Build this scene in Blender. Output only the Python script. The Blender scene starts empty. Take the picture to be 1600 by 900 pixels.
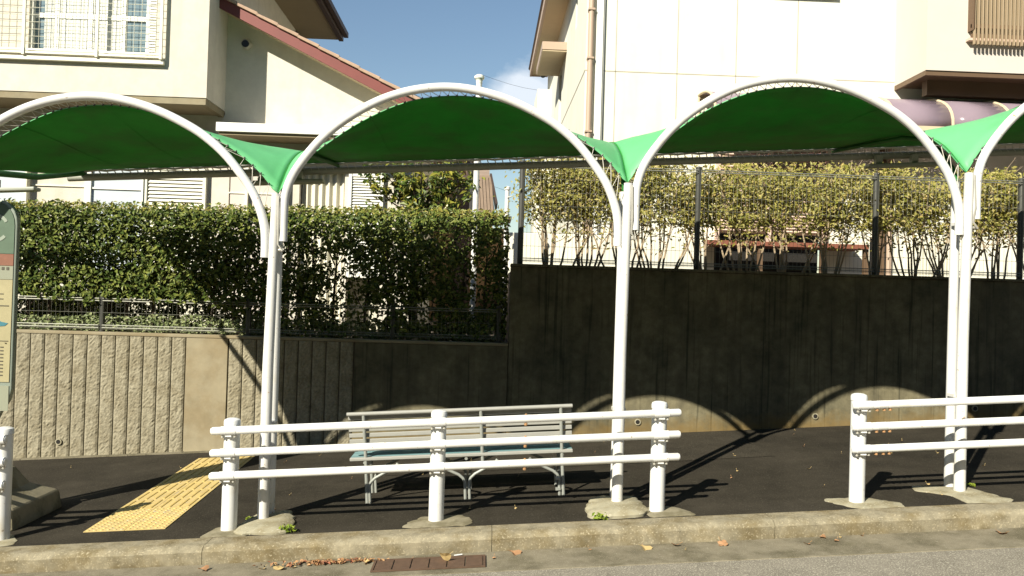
import bpy, math, random
from mathutils import Vector, Matrix, noise
random.seed(7)
C = bpy.context.scene.collection
D = bpy.data
R = math.radians

# ------------------------------------------------------------ camera, sky, sun, exposure
cam_d = D.cameras.new('camera'); cam = D.objects.new('camera', cam_d); C.objects.link(cam)
cam_d.sensor_width = 36.0; cam_d.lens = 36.0*1244/1600
cam_d.clip_start = 0.05; cam_d.clip_end = 3000
yaw, pitch, roll = R(1.91), R(0.68), R(1.70)
fw = Vector((math.sin(yaw)*math.cos(pitch), math.cos(yaw)*math.cos(pitch), math.sin(pitch)))
rt = Vector((math.cos(yaw), -math.sin(yaw), 0)); up = rt.cross(fw)
r2 = rt*math.cos(roll)+up*math.sin(roll); u2 = -rt*math.sin(roll)+up*math.cos(roll)
cam.matrix_world = Matrix(((r2.x,u2.x,-fw.x,0),(r2.y,u2.y,-fw.y,0),(r2.z,u2.z,-fw.z,1.67),(0,0,0,1)))
bpy.context.scene.camera = cam

SUN = Vector((-0.76,-1.0,0.872)).normalized()      # towards the sun
elev = math.asin(SUN.z)
w = D.worlds.new('World'); bpy.context.scene.world = w; w.use_nodes = True
nt = w.node_tree; bg = nt.nodes['Background']
sky = nt.nodes.new('ShaderNodeTexSky'); sky.sky_type = 'NISHITA'; sky.sun_disc = False
sky.sun_elevation = elev; sky.sun_rotation = math.atan2(SUN.x, SUN.y)
sky.air_density = 1.35; sky.dust_density = 0.1; sky.ozone_density = 2.6
# a few soft clouds low in the north
tc = nt.nodes.new('ShaderNodeTexCoord'); mp = nt.nodes.new('ShaderNodeMapping'); mp.inputs['Scale'].default_value = (1.0,1.0,1.9)
nz = nt.nodes.new('ShaderNodeTexNoise'); nz.inputs['Scale'].default_value = 9.0; nz.inputs['Detail'].default_value = 6; nz.inputs['Roughness'].default_value = .55
dst = nt.nodes.new('ShaderNodeVectorMath'); dst.operation = 'DISTANCE'; dst.inputs[1].default_value = Vector((0.045,1.0,0.268)).normalized()
mr = nt.nodes.new('ShaderNodeMapRange'); mr.inputs[1].default_value = .0; mr.inputs[2].default_value = .09; mr.inputs[3].default_value = .32; mr.inputs[4].default_value = -.3
ad = nt.nodes.new('ShaderNodeMath'); ad.operation = 'ADD'
cr = nt.nodes.new('ShaderNodeMapRange'); cr.inputs[1].default_value = .50; cr.inputs[2].default_value = .78; cr.inputs[3].default_value = 0; cr.inputs[4].default_value = .8
mx = nt.nodes.new('ShaderNodeMix'); mx.data_type = 'RGBA'
mx.inputs[7].default_value = (8.5,9.0,9.6,1)
L = nt.links.new
L(tc.outputs['Generated'], mp.inputs[0]); L(mp.outputs[0], nz.inputs['Vector'])
L(tc.outputs['Generated'], dst.inputs[0]); L(dst.outputs['Value'], mr.inputs[0])
L(nz.outputs[0], ad.inputs[0]); L(mr.outputs[0], ad.inputs[1]); L(ad.outputs[0], cr.inputs[0])
L(sky.outputs[0], mx.inputs[6]); L(cr.outputs[0], mx.inputs[0]); L(mx.outputs[2], bg.inputs['Color'])
bg.inputs['Strength'].default_value = 0.062
sd = D.lights.new('sun','SUN'); sd.energy = 5.0; sd.angle = R(0.55); sd.color = (1.0,0.945,0.80)
so = D.objects.new('sun', sd); C.objects.link(so); so.rotation_euler = SUN.to_track_quat('Z','Y').to_euler(); so.location = (-8,-10,12)
vs = bpy.context.scene.view_settings
vs.view_transform = 'Standard'; vs.look = 'None'; vs.gamma = 1; vs.exposure = 0.86; vs.use_curve_mapping = False
cy = bpy.context.scene.cycles
try:
    cy.max_bounces = 8; cy.transparent_max_bounces = 12
except Exception: pass

# ------------------------------------------------------------ helpers
def tag(o, label=None, cat=None, group=None, kind=None):
    if label: o['label'] = label
    if cat: o['category'] = cat
    if group: o['group'] = group
    if kind: o['kind'] = kind
    return o
def empty(name, loc, label=None, cat=None, group=None, rot=(0,0,0)):
    o = D.objects.new(name, None); C.objects.link(o); o.location = loc; o.rotation_euler = rot
    o.empty_display_size = .2
    return tag(o, label, cat, group)
class MB:
    def __init__(s): s.v=[]; s.f=[]
    def add(s, vs_, fs):
        n=len(s.v); s.v += [tuple(p) for p in vs_]; s.f += [tuple(i+n for i in q) for q in fs]; return s
    def box(s, x0,x1,y0,y1,z0,z1, shear=0.0):
        k=lambda x: shear*x
        return s.add([(x0,y0,z0+k(x0)),(x1,y0,z0+k(x1)),(x1,y1,z0+k(x1)),(x0,y1,z0+k(x0)),
                      (x0,y0,z1+k(x0)),(x1,y0,z1+k(x1)),(x1,y1,z1+k(x1)),(x0,y1,z1+k(x0))],
                     [(0,3,2,1),(4,5,6,7),(0,1,5,4),(1,2,6,5),(2,3,7,6),(3,0,4,7)])
    def quad(s,a,b,c,d): return s.add([a,b,c,d],[(0,1,2,3)])
    def prism(s, poly, ax, a0, a1):
        # poly: 2D points; ax: 'y' -> poly in xz, 'x' -> poly in yz, 'z' -> poly in xy
        n=len(poly)
        def P(p,a):
            return (p[0],a,p[1]) if ax=='y' else ((a,p[0],p[1]) if ax=='x' else (p[0],p[1],a))
        vs_=[P(p,a0) for p in poly]+[P(p,a1) for p in poly]
        fs=[tuple(range(n)),tuple(range(2*n-1,n-1,-1))]+[(i,i+n,(i+1)%n+n,(i+1)%n) for i in range(n)]
        return s.add(vs_,fs)
    def tube(s, pts, r, n=12, caps=True):
        pts=[Vector(p) for p in pts]; m=len(pts)
        rs = r if isinstance(r,(list,tuple)) else [r]*m
        t0=(pts[1]-pts[0]).normalized()
        a=Vector((0,0,1)) if abs(t0.z)<.9 else Vector((0,1,0))
        nrm=t0.cross(a).normalized(); vs_=[]
        for i,p in enumerate(pts):
            t=(pts[min(i+1,m-1)]-pts[max(i-1,0)]).normalized()
            nrm=(nrm-t*nrm.dot(t)).normalized(); b=t.cross(nrm)
            for k in range(n):
                q=2*math.pi*k/n; vs_.append(p+(nrm*math.cos(q)+b*math.sin(q))*rs[i])
        fs=[(i*n+k,i*n+(k+1)%n,(i+1)*n+(k+1)%n,(i+1)*n+k) for i in range(m-1) for k in range(n)]
        if caps: fs += [tuple(range(n-1,-1,-1)), tuple((m-1)*n+k for k in range(n))]
        return s.add(vs_,fs)
    def lathe(s, prof, c=(0,0,0), n=24):
        vs_=[(c[0]+r*math.cos(2*math.pi*k/n), c[1]+r*math.sin(2*math.pi*k/n), c[2]+z) for r,z in prof for k in range(n)]
        m=len(prof)
        fs=[(i*n+k,i*n+(k+1)%n,(i+1)*n+(k+1)%n,(i+1)*n+k) for i in range(m-1) for k in range(n)]
        fs += [tuple(range(n-1,-1,-1)), tuple((m-1)*n+k for k in range(n))]
        return s.add(vs_,fs)
    def build(s, name, mat, parent=None, smooth=False, bevel=0, origin=None):
        me=D.meshes.new(name); v=s.v
        if origin: v=[(p[0]-origin[0],p[1]-origin[1],p[2]-origin[2]) for p in v]
        me.from_pydata(v,[],s.f); me.validate(); me.update()
        if mat: me.materials.append(mat)
        if smooth:
            me.polygons.foreach_set('use_smooth',[True]*len(me.polygons))
            try: me.set_sharp_from_angle(angle=R(40))
            except Exception: pass
        o=D.objects.new(name,me); C.objects.link(o)
        if origin: o.location=origin
        if parent is not None:
            o.parent=parent
            # vertices are written in world space unless the parent is rotated on purpose
            if not s.local: o.location=(-parent.location.x,-parent.location.y,-parent.location.z)
        if bevel:
            b=o.modifiers.new('bevel','BEVEL'); b.width=bevel; b.segments=2; b.limit_method='ANGLE'; b.angle_limit=R(40)
        return o
    local=False
def LMB():
    m=MB(); m.local=True; return m
def sub(mb, name, mat, parent, **k):
    """a sub-part written in world space under a part whose thing sits at root.location"""
    o=mb.build(name, mat, None, **k); o.parent=parent
    return o

# ------------------------------------------------------------ materials
def mat(name, col, rough=.6, metal=0, spec=.5, var=.0, vscale=4, bump=0, bscale=60, col2=None, c2scale=3, c2lo=.45, c2hi=.62,
        detail=6, bump2=0, b2scale=8, coat=0, stretch=None, extra=None):
    m=D.materials.new(name); m.use_nodes=True; n=m.node_tree; p=n.nodes['Principled BSDF']; l=n.links.new
    p.inputs['Roughness'].default_value=rough; p.inputs['Metallic'].default_value=metal
    p.inputs['Specular IOR Level'].default_value=spec
    if coat: p.inputs['Coat Weight'].default_value=coat
    tc=n.nodes.new('ShaderNodeTexCoord'); mp=n.nodes.new('ShaderNodeMapping'); l(tc.outputs['Object'],mp.inputs[0])
    if stretch: mp.inputs['Scale'].default_value=stretch
    base=None
    def rgb(c):
        r=n.nodes.new('ShaderNodeRGB'); r.outputs[0].default_value=(*c,1); return r.outputs[0]
    base=rgb(col)
    if col2:
        t=n.nodes.new('ShaderNodeTexNoise'); t.inputs['Scale'].default_value=c2scale; t.inputs['Detail'].default_value=detail; t.inputs['Roughness'].default_value=.62
        l(mp.outputs[0],t.inputs['Vector'])
        q=n.nodes.new('ShaderNodeMapRange'); q.inputs[1].default_value=c2lo; q.inputs[2].default_value=c2hi; l(t.outputs[0],q.inputs[0])
        x=n.nodes.new('ShaderNodeMix'); x.data_type='RGBA'; l(q.outputs[0],x.inputs[0]); l(base,x.inputs[6]); x.inputs[7].default_value=(*col2,1); base=x.outputs[2]
    if var:
        t=n.nodes.new('ShaderNodeTexNoise'); t.inputs['Scale'].default_value=vscale; t.inputs['Detail'].default_value=8; t.inputs['Roughness'].default_value=.7
        l(tc.outputs['Object'],t.inputs['Vector'])
        q=n.nodes.new('ShaderNodeMapRange'); q.inputs[1].default_value=.3; q.inputs[2].default_value=.7; q.inputs[3].default_value=1-var; q.inputs[4].default_value=1+var; l(t.outputs[0],q.inputs[0])
        x=n.nodes.new('ShaderNodeVectorMath'); x.operation='SCALE'; l(base,x.inputs[0]); l(q.outputs[0],x.inputs['Scale']); base=x.outputs[0]
    if extra: base=extra(n,tc,base)
    l(base,p.inputs['Base Color'])
    nb=None
    for a,sc in ((bump,bscale),(bump2,b2scale)):
        if a:
            t=n.nodes.new('ShaderNodeTexNoise'); t.inputs['Scale'].default_value=sc; t.inputs['Detail'].default_value=5; l(tc.outputs['Object'],t.inputs['Vector'])
            b=n.nodes.new('ShaderNodeBump'); b.inputs['Strength'].default_value=min(1,a*10 if a<.1 else 1); b.inputs['Distance'].default_value=a; l(t.outputs[0],b.inputs['Height'])
            if nb: l(nb,b.inputs['Normal'])
            nb=b.outputs[0]
    if nb: l(nb,p.inputs['Normal'])
    return m
def speckle(scale, col, lo, hi, vor=False):
    def fn(n,tc,base):
        l=n.links.new
        t=n.nodes.new('ShaderNodeTexNoise'); t.inputs['Scale'].default_value=scale; t.inputs['Detail'].default_value=2; l(tc.outputs['Object'],t.inputs['Vector'])
        q=n.nodes.new('ShaderNodeMapRange'); q.inputs[1].default_value=lo; q.inputs[2].default_value=hi; l(t.outputs[0],q.inputs[0])
        x=n.nodes.new('ShaderNodeMix'); x.data_type='RGBA'; l(q.outputs[0],x.inputs[0]); l(base,x.inputs[6]); x.inputs[7].default_value=(*col,1)
        return x.outputs[2]
    return fn
def streaks(col, sx=7, sz=.5, lo=.5, hi=.7, amt=.6):
    def fn(n,tc,base):
        l=n.links.new
        mp=n.nodes.new('ShaderNodeMapping'); mp.inputs['Scale'].default_value=(sx,sx,sz); l(tc.outputs['Object'],mp.inputs[0])
        t=n.nodes.new('ShaderNodeTexNoise'); t.inputs['Scale'].default_value=1; t.inputs['Detail'].default_value=7; l(mp.outputs[0],t.inputs['Vector'])
        q=n.nodes.new('ShaderNodeMapRange'); q.inputs[1].default_value=lo; q.inputs[2].default_value=hi; q.inputs[4].default_value=amt; l(t.outputs[0],q.inputs[0])
        x=n.nodes.new('ShaderNodeMix'); x.data_type='RGBA'; l(q.outputs[0],x.inputs[0]); l(base,x.inputs[6]); x.inputs[7].default_value=(*col,1)
        return x.outputs[2]
    return fn
def leafmat(name, cols, trans=.25, gloss=.35, spec=.4):
    m=D.materials.new(name); m.use_nodes=True; n=m.node_tree; l=n.links.new; p=n.nodes['Principled BSDF']; out=n.nodes['Material Output']
    g=n.nodes.new('ShaderNodeNewGeometry'); cr=n.nodes.new('ShaderNodeValToRGB')
    el=cr.color_ramp.elements
    while len(el)<len(cols): el.new(.5)
    for i,c in enumerate(cols):
        el[i].position=i/(len(cols)-1) if len(cols)>1 else 0; el[i].color=(*c,1)
    l(g.outputs['Random Per Island'],cr.inputs[0]); l(cr.outputs[0],p.inputs['Base Color'])
    p.inputs['Roughness'].default_value=gloss; p.inputs['Specular IOR Level'].default_value=spec
    tr=n.nodes.new('ShaderNodeBsdfTranslucent'); l(cr.outputs[0],tr.inputs[0])
    ms=n.nodes.new('ShaderNodeMixShader'); ms.inputs[0].default_value=trans
    l(p.outputs[0],ms.inputs[1]); l(tr.outputs[0],ms.inputs[2]); l(ms.outputs[0],out.inputs[0])
    return m
M={}
M['road']=mat('road asphalt',(.185,.165,.13),.95,spec=.2,var=.22,vscale=5,bump=.006,bscale=120,extra=speckle(110,(.36,.33,.26),.52,.64))
M['asphalt']=mat('new dark asphalt',(.027,.023,.0165),.95,spec=.12,var=.32,vscale=2.6,col2=(.040,.034,.025),c2scale=.7,c2lo=.45,c2hi=.65,bump=.006,bscale=120,extra=speckle(95,(.075,.066,.05),.55,.74))
M['patch']=mat('older asphalt patch',(.034,.029,.021),.95,spec=.12,var=.3,vscale=3.4,bump=.006,bscale=110,extra=speckle(90,(.085,.075,.058),.52,.72))
M['kerb']=mat('kerb concrete',(.235,.205,.14),.95,spec=.2,var=.30,vscale=11,col2=(.16,.125,.065),c2scale=4.5,c2lo=.42,c2hi=.66,bump=.006,bscale=90,extra=speckle(75,(.36,.31,.21),.56,.74))
M['gutter']=mat('gutter concrete',(.19,.165,.115),.95,spec=.2,var=.2,vscale=9,col2=(.11,.095,.06),c2scale=3,bump=.004,bscale=130,extra=speckle(170,(.33,.30,.22),.60,.72))
M['pad']=mat('footing concrete',(.34,.31,.22),.95,spec=.1,var=.28,vscale=16,col2=(.22,.19,.12),c2scale=8,bump=.012,bscale=45,extra=speckle(70,(.45,.42,.32),.6,.72))
M['pad_dark']=mat('old footing concrete',(.25,.22,.15),.95,spec=.2,var=.16,vscale=14,col2=(.15,.13,.08),c2scale=6,bump=.004,bscale=80)
M['split']=mat('split face concrete',(.275,.247,.178),.95,spec=.1,var=.32,vscale=34,col2=(.20,.172,.115),c2scale=7,c2lo=.4,c2hi=.7,bump=.012,bscale=95,bump2=.03,b2scale=46)
M['smoothc']=mat('smooth concrete',(.28,.24,.16),.9,spec=.2,var=.12,vscale=6,col2=(.24,.195,.12),c2scale=2.5,bump=.0015,bscale=90)
M['wallc']=mat('stained cast concrete',(.175,.15,.095),.95,spec=.05,var=.25,vscale=7,col2=(.09,.082,.055),c2scale=1.6,c2lo=.45,c2hi=.7,bump=.002,bscale=70,extra=streaks((.045,.04,.028),5,.35,.46,.70,.75))
def wallfx(n,tc,base):
    b=streaks((.06,.055,.042),5,.35,.46,.72,.5)(n,tc,base)
    b=streaks((.22,.20,.14),22,.55,.60,.76,.22)(n,tc,b)
    b=streaks((.022,.024,.018),30,.8,.56,.70,.6)(n,tc,b)
    l=n.links.new
    dp=n.nodes.new('ShaderNodeVectorMath'); dp.operation='DOT_PRODUCT'; dp.inputs[1].default_value=(-.0643,0,1); l(tc.outputs['Object'],dp.inputs[0])
    t=n.nodes.new('ShaderNodeTexNoise'); t.inputs['Scale'].default_value=6; t.inputs['Detail'].default_value=8; t.inputs['Roughness'].default_value=.7; l(tc.outputs['Object'],t.inputs['Vector'])
    ma=n.nodes.new('ShaderNodeMath'); ma.operation='MULTIPLY_ADD'; ma.inputs[1].default_value=-.45; l(t.outputs[0],ma.inputs[0]); l(dp.outputs['Value'],ma.inputs[2])
    q=n.nodes.new('ShaderNodeMapRange'); q.inputs[1].default_value=-.20; q.inputs[2].default_value=-.02; q.inputs[3].default_value=.6; q.inputs[4].default_value=0; l(ma.outputs[0],q.inputs[0])
    x=n.nodes.new('ShaderNodeMix'); x.data_type='RGBA'; l(q.outputs[0],x.inputs[0]); l(b,x.inputs[6]); x.inputs[7].default_value=(.20,.13,.045,1)
    return x.outputs[2]
M['wallc'].name='old wall'
M['wallc']=mat('stained cast concrete wall',(.17,.15,.095),.97,spec=.02,var=.3,vscale=9,col2=(.08,.077,.052),c2scale=1.6,c2lo=.45,c2hi=.7,bump=.003,bscale=50,extra=wallfx)
M['groove']=mat('groove shadow concrete',(.10,.085,.06),.95)
M['soil']=mat('garden soil',(.09,.07,.05),.95,var=.3,vscale=12,bump=.01,bscale=30)
def wear(n,tc,base):
    b=speckle(7,(.58,.55,.47),.60,.80)(n,tc,base)
    b=speckle(38,(.36,.30,.22),.70,.76)(n,tc,b)
    return speckle(17,(.45,.26,.12),.735,.78)(n,tc,b)
M['white']=mat('white painted steel',(.66,.66,.64),.4,spec=.4,var=.04,vscale=5,bump=.0008,bscale=40,extra=wear)
M['whitepole']=mat('white pole paint',(.62,.61,.58),.4,spec=.4,var=.04,vscale=7,extra=wear)
M['steel']=mat('galvanised steel',(.50,.48,.42),.45,metal=.4,var=.1,vscale=20)
M['rust']=mat('rusty bolt',(.40,.22,.10),.7,metal=.2,var=.3,vscale=60)
M['beam']=mat('grey green beam paint',(.34,.34,.28),.5,var=.05)
M['lamp']=mat('lamp housing',(.30,.31,.25),.5,var=.05)
M['benchmetal']=mat('bench frame paint',(.30,.31,.28),.45,metal=.15,var=.06,vscale=14)
M['slat']=mat('bench slat',(.29,.285,.255),.55,var=.06,vscale=10)
M['seatslat']=mat('blue grey seat slat',(.14,.25,.26),.42,var=.08,vscale=8)
M['cord']=mat('lacing cord',(.55,.52,.44),.8)
M['fence']=mat('dark fence coating',(.06,.06,.052),.45,metal=.2)
M['fencegal']=mat('weathered mesh wire',(.22,.22,.18),.5,metal=.4)
M['stuccoL']=mat('cream stucco',(.59,.545,.465),.95,spec=.1,var=.09,vscale=5,bump=.012,bscale=30,extra=streaks((.44,.40,.31),3,.4,.55,.75,.5))
M['stuccoR']=mat('pale cream siding',(.68,.665,.57),.85,spec=.1,var=.05,vscale=3,bump=.004,bscale=40,extra=streaks((.54,.51,.41),3,.3,.55,.78,.5))
M['stuccoP']=mat('pinkish cream stucco',(.58,.52,.46),.9,spec=.15,var=.03,vscale=2,bump=.003,bscale=45)
M['joint']=mat('wall joint sealant',(.36,.32,.25),.9)
M['soffitL']=mat('soffit board',(.30,.24,.15),.9,var=.05)
M['soffitR']=mat('eave soffit',(.55,.45,.30),.9,var=.05)
M['darkbrown']=mat('dark brown fascia',(.05,.028,.022),.6)
M['barge']=mat('red brown barge board',(.17,.036,.028),.6,var=.12,vscale=3)
M['tile']=mat('orange clay roof tile',(.40,.27,.19),.8,var=.18,vscale=5,bump=.003,bscale=40)
M['whitealu']=mat('white aluminium',(.74,.73,.66),.45,var=.03)
M['creamalu']=mat('cream shutter',(.68,.66,.55),.5,var=.03)
M['grille']=mat('cream window grille',(.72,.69,.56),.5)
M['curtain']=mat('white lace curtain',(.62,.62,.58),.9,var=.08,vscale=8)
M['pane']=mat('blue window glass',(.16,.22,.25),.08,spec=.8)
M['paneblue']=mat('pale frosted glass',(.52,.57,.60),.25,spec=.6,var=.03)
M['drape']=mat('pleated curtain',(.60,.57,.46),.9)
M['pipe_brown']=mat('pinkish brown drainpipe',(.42,.31,.23),.5)
M['brownframe']=mat('brown bay frame',(.13,.08,.045),.55,var=.06)
M['brownslat']=mat('tan balcony slat',(.36,.27,.17),.6,var=.06)
M['pinkslat']=mat('pinkish shutter',(.60,.44,.36),.7,var=.04)
M['deck']=mat('red brown deck',(.20,.07,.04),.6,var=.1)
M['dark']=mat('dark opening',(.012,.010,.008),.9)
M['brownwall']=mat('brown far wall',(.30,.18,.09),.9,var=.08)
M['greytile']=mat('weathered grey brown tile',(.26,.19,.14),.9,var=.15,vscale=3)
M['black']=mat('black plastic',(.012,.012,.012),.4)
M['barkL']=mat('hedge bark',(.07,.05,.035),.9,var=.3,vscale=20)
M['barkR']=mat('pale shrub bark',(.34,.26,.17),.9,var=.25,vscale=20,bump=.002,bscale=60)
M['frame_grey']=mat('grey sign frame',(.26,.30,.25),.4,metal=.3)
M['sign_green']=mat('faded green sign face',(.095,.14,.095),.4,var=.12,vscale=8)
M['sign_red']=mat('faded red sign band',(.22,.10,.065),.4,var=.12,vscale=14)
M['sign_grey']=mat('grey sign band',(.26,.27,.20),.4)
M['sign_beige']=mat('yellowed timetable panel',(.35,.31,.18),.4,var=.10,vscale=6)
M['sign_ink']=mat('sign ink',(.08,.07,.05),.5)
M['sign_white']=mat('sign white print',(.26,.30,.24),.5)
M['sign_blue']=mat('sign blue print',(.04,.16,.20),.5)
M['yellow']=mat('tactile yellow resin',(.54,.405,.155),.8,spec=.25,var=.14,vscale=10,col2=(.50,.38,.17),c2scale=7,bump=.001,bscale=150,extra=speckle(22,(.42,.36,.26),.60,.74))
M['yellowbar']=mat('worn tactile yellow',(.46,.33,.11),.8,spec=.25,var=.14,vscale=12)
M['grate']=mat('rusty drain grate',(.105,.062,.038),.8,metal=.2,var=.25,vscale=20,bump=.002,bscale=80)
M['dry']=leafmat('dry fallen leaf',[(.22,.11,.045),(.33,.18,.08),(.42,.26,.13),(.25,.08,.045),(.12,.07,.035)],.05,.7,.2)
M['dryyel']=leafmat('yellow fallen leaf',[(.48,.36,.17),(.42,.30,.13)],.05,.7,.2)
M['hedge']=leafmat('hedge leaf',[(.022,.042,.008),(.065,.098,.018),(.125,.155,.032),(.20,.22,.05),(.028,.05,.009)],.02,.5,.22)
M['hedgetop']=leafmat('young hedge leaf',[(.13,.16,.03),(.22,.23,.04),(.30,.27,.06),(.17,.13,.035)],.12,.45,.35)
M['ivy']=leafmat('pale ground ivy',[(.16,.21,.08),(.34,.37,.18),(.09,.13,.04)],.2,.5,.3)
M['shrub']=leafmat('yellow green shrub leaf',[(.18,.19,.035),(.32,.29,.06),(.50,.44,.16),(.24,.25,.05),(.50,.38,.15)],.30,.45,.35)
M['treeleaf']=leafmat('glossy broad leaf',[(.05,.09,.02),(.10,.15,.03),(.19,.22,.04),(.34,.30,.05),(.07,.11,.02)],.25,.3,.5)
M['weed']=leafmat('bright weed leaf',[(.20,.30,.04),(.32,.38,.05)],.4,.5,.3)
# membrane
m=D.materials.new('green canopy membrane'); m.use_nodes=True; n=m.node_tree; p=n.nodes['Principled BSDF']
tcx=n.nodes.new('ShaderNodeTexCoord'); t=n.nodes.new('ShaderNodeTexNoise'); t.inputs['Scale'].default_value=2.2; t.inputs['Detail'].default_value=6
n.links.new(tcx.outputs['Object'],t.inputs['Vector'])
x=n.nodes.new('ShaderNodeMix'); x.data_type='RGBA'; x.inputs[6].default_value=(.12,.42,.175,1); x.inputs[7].default_value=(.15,.48,.21,1); n.links.new(t.outputs[0],x.inputs[0])
t2=n.nodes.new('ShaderNodeTexNoise'); t2.inputs['Scale'].default_value=1.3; t2.inputs['Detail'].default_value=9; t2.inputs['Roughness'].default_value=.7; n.links.new(tcx.outputs['Object'],t2.inputs['Vector'])
q2=n.nodes.new('ShaderNodeMapRange'); q2.inputs[1].default_value=.48; q2.inputs[2].default_value=.72; q2.inputs[4].default_value=.55; n.links.new(t2.outputs[0],q2.inputs[0])
x2=n.nodes.new('ShaderNodeMix'); x2.data_type='RGBA'; n.links.new(q2.outputs[0],x2.inputs[0]); n.links.new(x.outputs[2],x2.inputs[6]); x2.inputs[7].default_value=(.10,.32,.13,1); n.links.new(x2.outputs[2],p.inputs['Base Color'])
t3=n.nodes.new('ShaderNodeTexNoise'); t3.inputs['Scale'].default_value=2.4; t3.inputs['Detail'].default_value=3; n.links.new(tcx.outputs['Object'],t3.inputs['Vector'])
b3=n.nodes.new('ShaderNodeBump'); b3.inputs['Distance'].default_value=.03; b3.inputs['Strength'].default_value=.5; n.links.new(t3.outputs[0],b3.inputs['Height']); n.links.new(b3.outputs[0],p.inputs['Normal'])
p.inputs['Roughness'].default_value=.5; p.inputs['Specular IOR Level'].default_value=.35
tr=n.nodes.new('ShaderNodeBsdfTranslucent'); tr.inputs[0].default_value=(.05,.38,.03,1); ms=n.nodes.new('ShaderNodeMixShader'); ms.inputs[0].default_value=.09
n.links.new(p.outputs[0],ms.inputs[1]); n.links.new(tr.outputs[0],ms.inputs[2]); n.links.new(ms.outputs[0],n.nodes['Material Output'].inputs[0]); M['membrane']=m
M['under']=mat('green underside with painted shade',(.022,.25,.026),.7,spec=.2,var=.2,vscale=2,col2=(.035,.19,.03),c2scale=2.5)  # darker green than the top: the underside's shade is put into the colour
M['armgreen']=mat('green sleeved arm',(.010,.12,.015),.6)
# purple polycarbonate
m=D.materials.new('purple polycarbonate'); m.use_nodes=True; p=m.node_tree.nodes['Principled BSDF']
p.inputs['Base Color'].default_value=(.34,.265,.31,1); p.inputs['Roughness'].default_value=.12; p.inputs['Transmission Weight'].default_value=.35; p.inputs['IOR'].default_value=1.2; M['poly']=m

M['skyblock']=mat('sky blocking slope',(.045,.055,.025),.95,var=.4,vscale=2,bump=.1,bscale=3)
S=.0643
def g(x): return S*x

# ------------------------------------------------------------ setting: ground, road, kerb
XA,XB=-30,30
def strip(name, matn, rows, parent=None, nx=60, kind='structure'):
    """rows: (y, height above the sloping line) joined into one sheet"""
    mb=MB(); n=len(rows)
    for i in range(nx+1):
        x=XA+(XB-XA)*i/nx
        for (y,z) in rows: mb.v.append((x,y,z+g(x)))
    for i in range(nx):
        for k in range(n-1):
            a=i*n+k; mb.f.append((a,a+n,a+n+1,a+1))
    return tag(mb.build(name,M[matn],parent),kind=kind)
o=MB().quad((-600,-600,-3.2),(600,-600,-3.2),(600,600,-3.2),(-600,600,-3.2)).build('ground',M['soil']); tag(o,kind='structure')
strip('road','road',[(-12,-.135),(5.19,-.122)])
strip('gutter','gutter',[(5.19,-.124),(5.196,-.118),(5.585,-.116)])
strip('sidewalk','asphalt',[(5.80,.0),(9.40,.0)],nx=2)
strip('sidewalk','asphalt',[(-15.0,.0),(-12,.0)])
# sky blocking slope added behind the camera, unseen, to keep sky light off walls
mb=MB()
for i in range(61):
    x=-60+i*2
    for k,(y,z) in enumerate([(-14.5,-1),(-15,4),(-16.5,9.5),(-19,14),(-23,17),(-40,18)]):
        mb.v.append((x,y+.9*noise.noise((x*.3,k,0)),z+(1.2*noise.noise((x*.35,k*1.3,4)) if k else 0)+g(x)*.5))
for i in range(60):
    for k in range(5):
        a=i*6+k; mb.f.append((a,a+6,a+7,a+1))
tag(mb.build('sky_blocker_slope',M['skyblock'],smooth=True),kind='structure')
tag(MB().add([(-.9,7.6,g(-.9)+.004),(2.9,7.75,g(2.9)+.004),(2.9,9.2,g(2.9)+.004),(-.9,9.2,g(-.9)+.004)],[(0,1,2,3)]).build('sidewalk',M['patch']),kind='structure')
# kerb stones in one run, with joints
mb=MB(); rnd=random.Random(3)
x=-9.9
while x<12:
    L_=1.996
    def P(y,z,xx): return (xx,y,z+g(xx))
    prof=[(5.60,-.20),(5.585,-.03),(5.60,-.012),(5.625,.004),(5.66,.006),(5.802,.006),(5.802,-.20)]
    N=16; ring=len(prof); vs_=[]
    for i in range(N+1):
        xx=x+L_*i/N
        for k,(y,z) in enumerate(prof):
            j=.004*noise.noise((xx*5,k*2.1,0)) if 0<k<5 else 0
            if k in(1,2,3): j+= -.010*max(0,noise.noise((xx*9,3.3,k*.2))-.15)
            vs_.append(P(y-j*1.0,z+j,xx))
    fs=[(i*ring+k,i*ring+k+1,(i+1)*ring+k+1,(i+1)*ring+k) for i in range(N) for k in range(ring-1)]
    fs+=[tuple(range(ring)),tuple(N*ring+k for k in range(ring-1,-1,-1))]
    mb.add(vs_,fs); x+=2.0
o=mb.build('kerb',M['kerb'],smooth=True); tag(o,kind='structure')

# garden ground behind each retaining wall
tag(MB().box(-14,.30,9.45,60,.2,1.10).build('garden_ground',M['soil']),kind='structure')
tag(MB().box(.31,40,9.50,60,.2,2.0).build('garden_ground',M['soil']),kind='structure')

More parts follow.
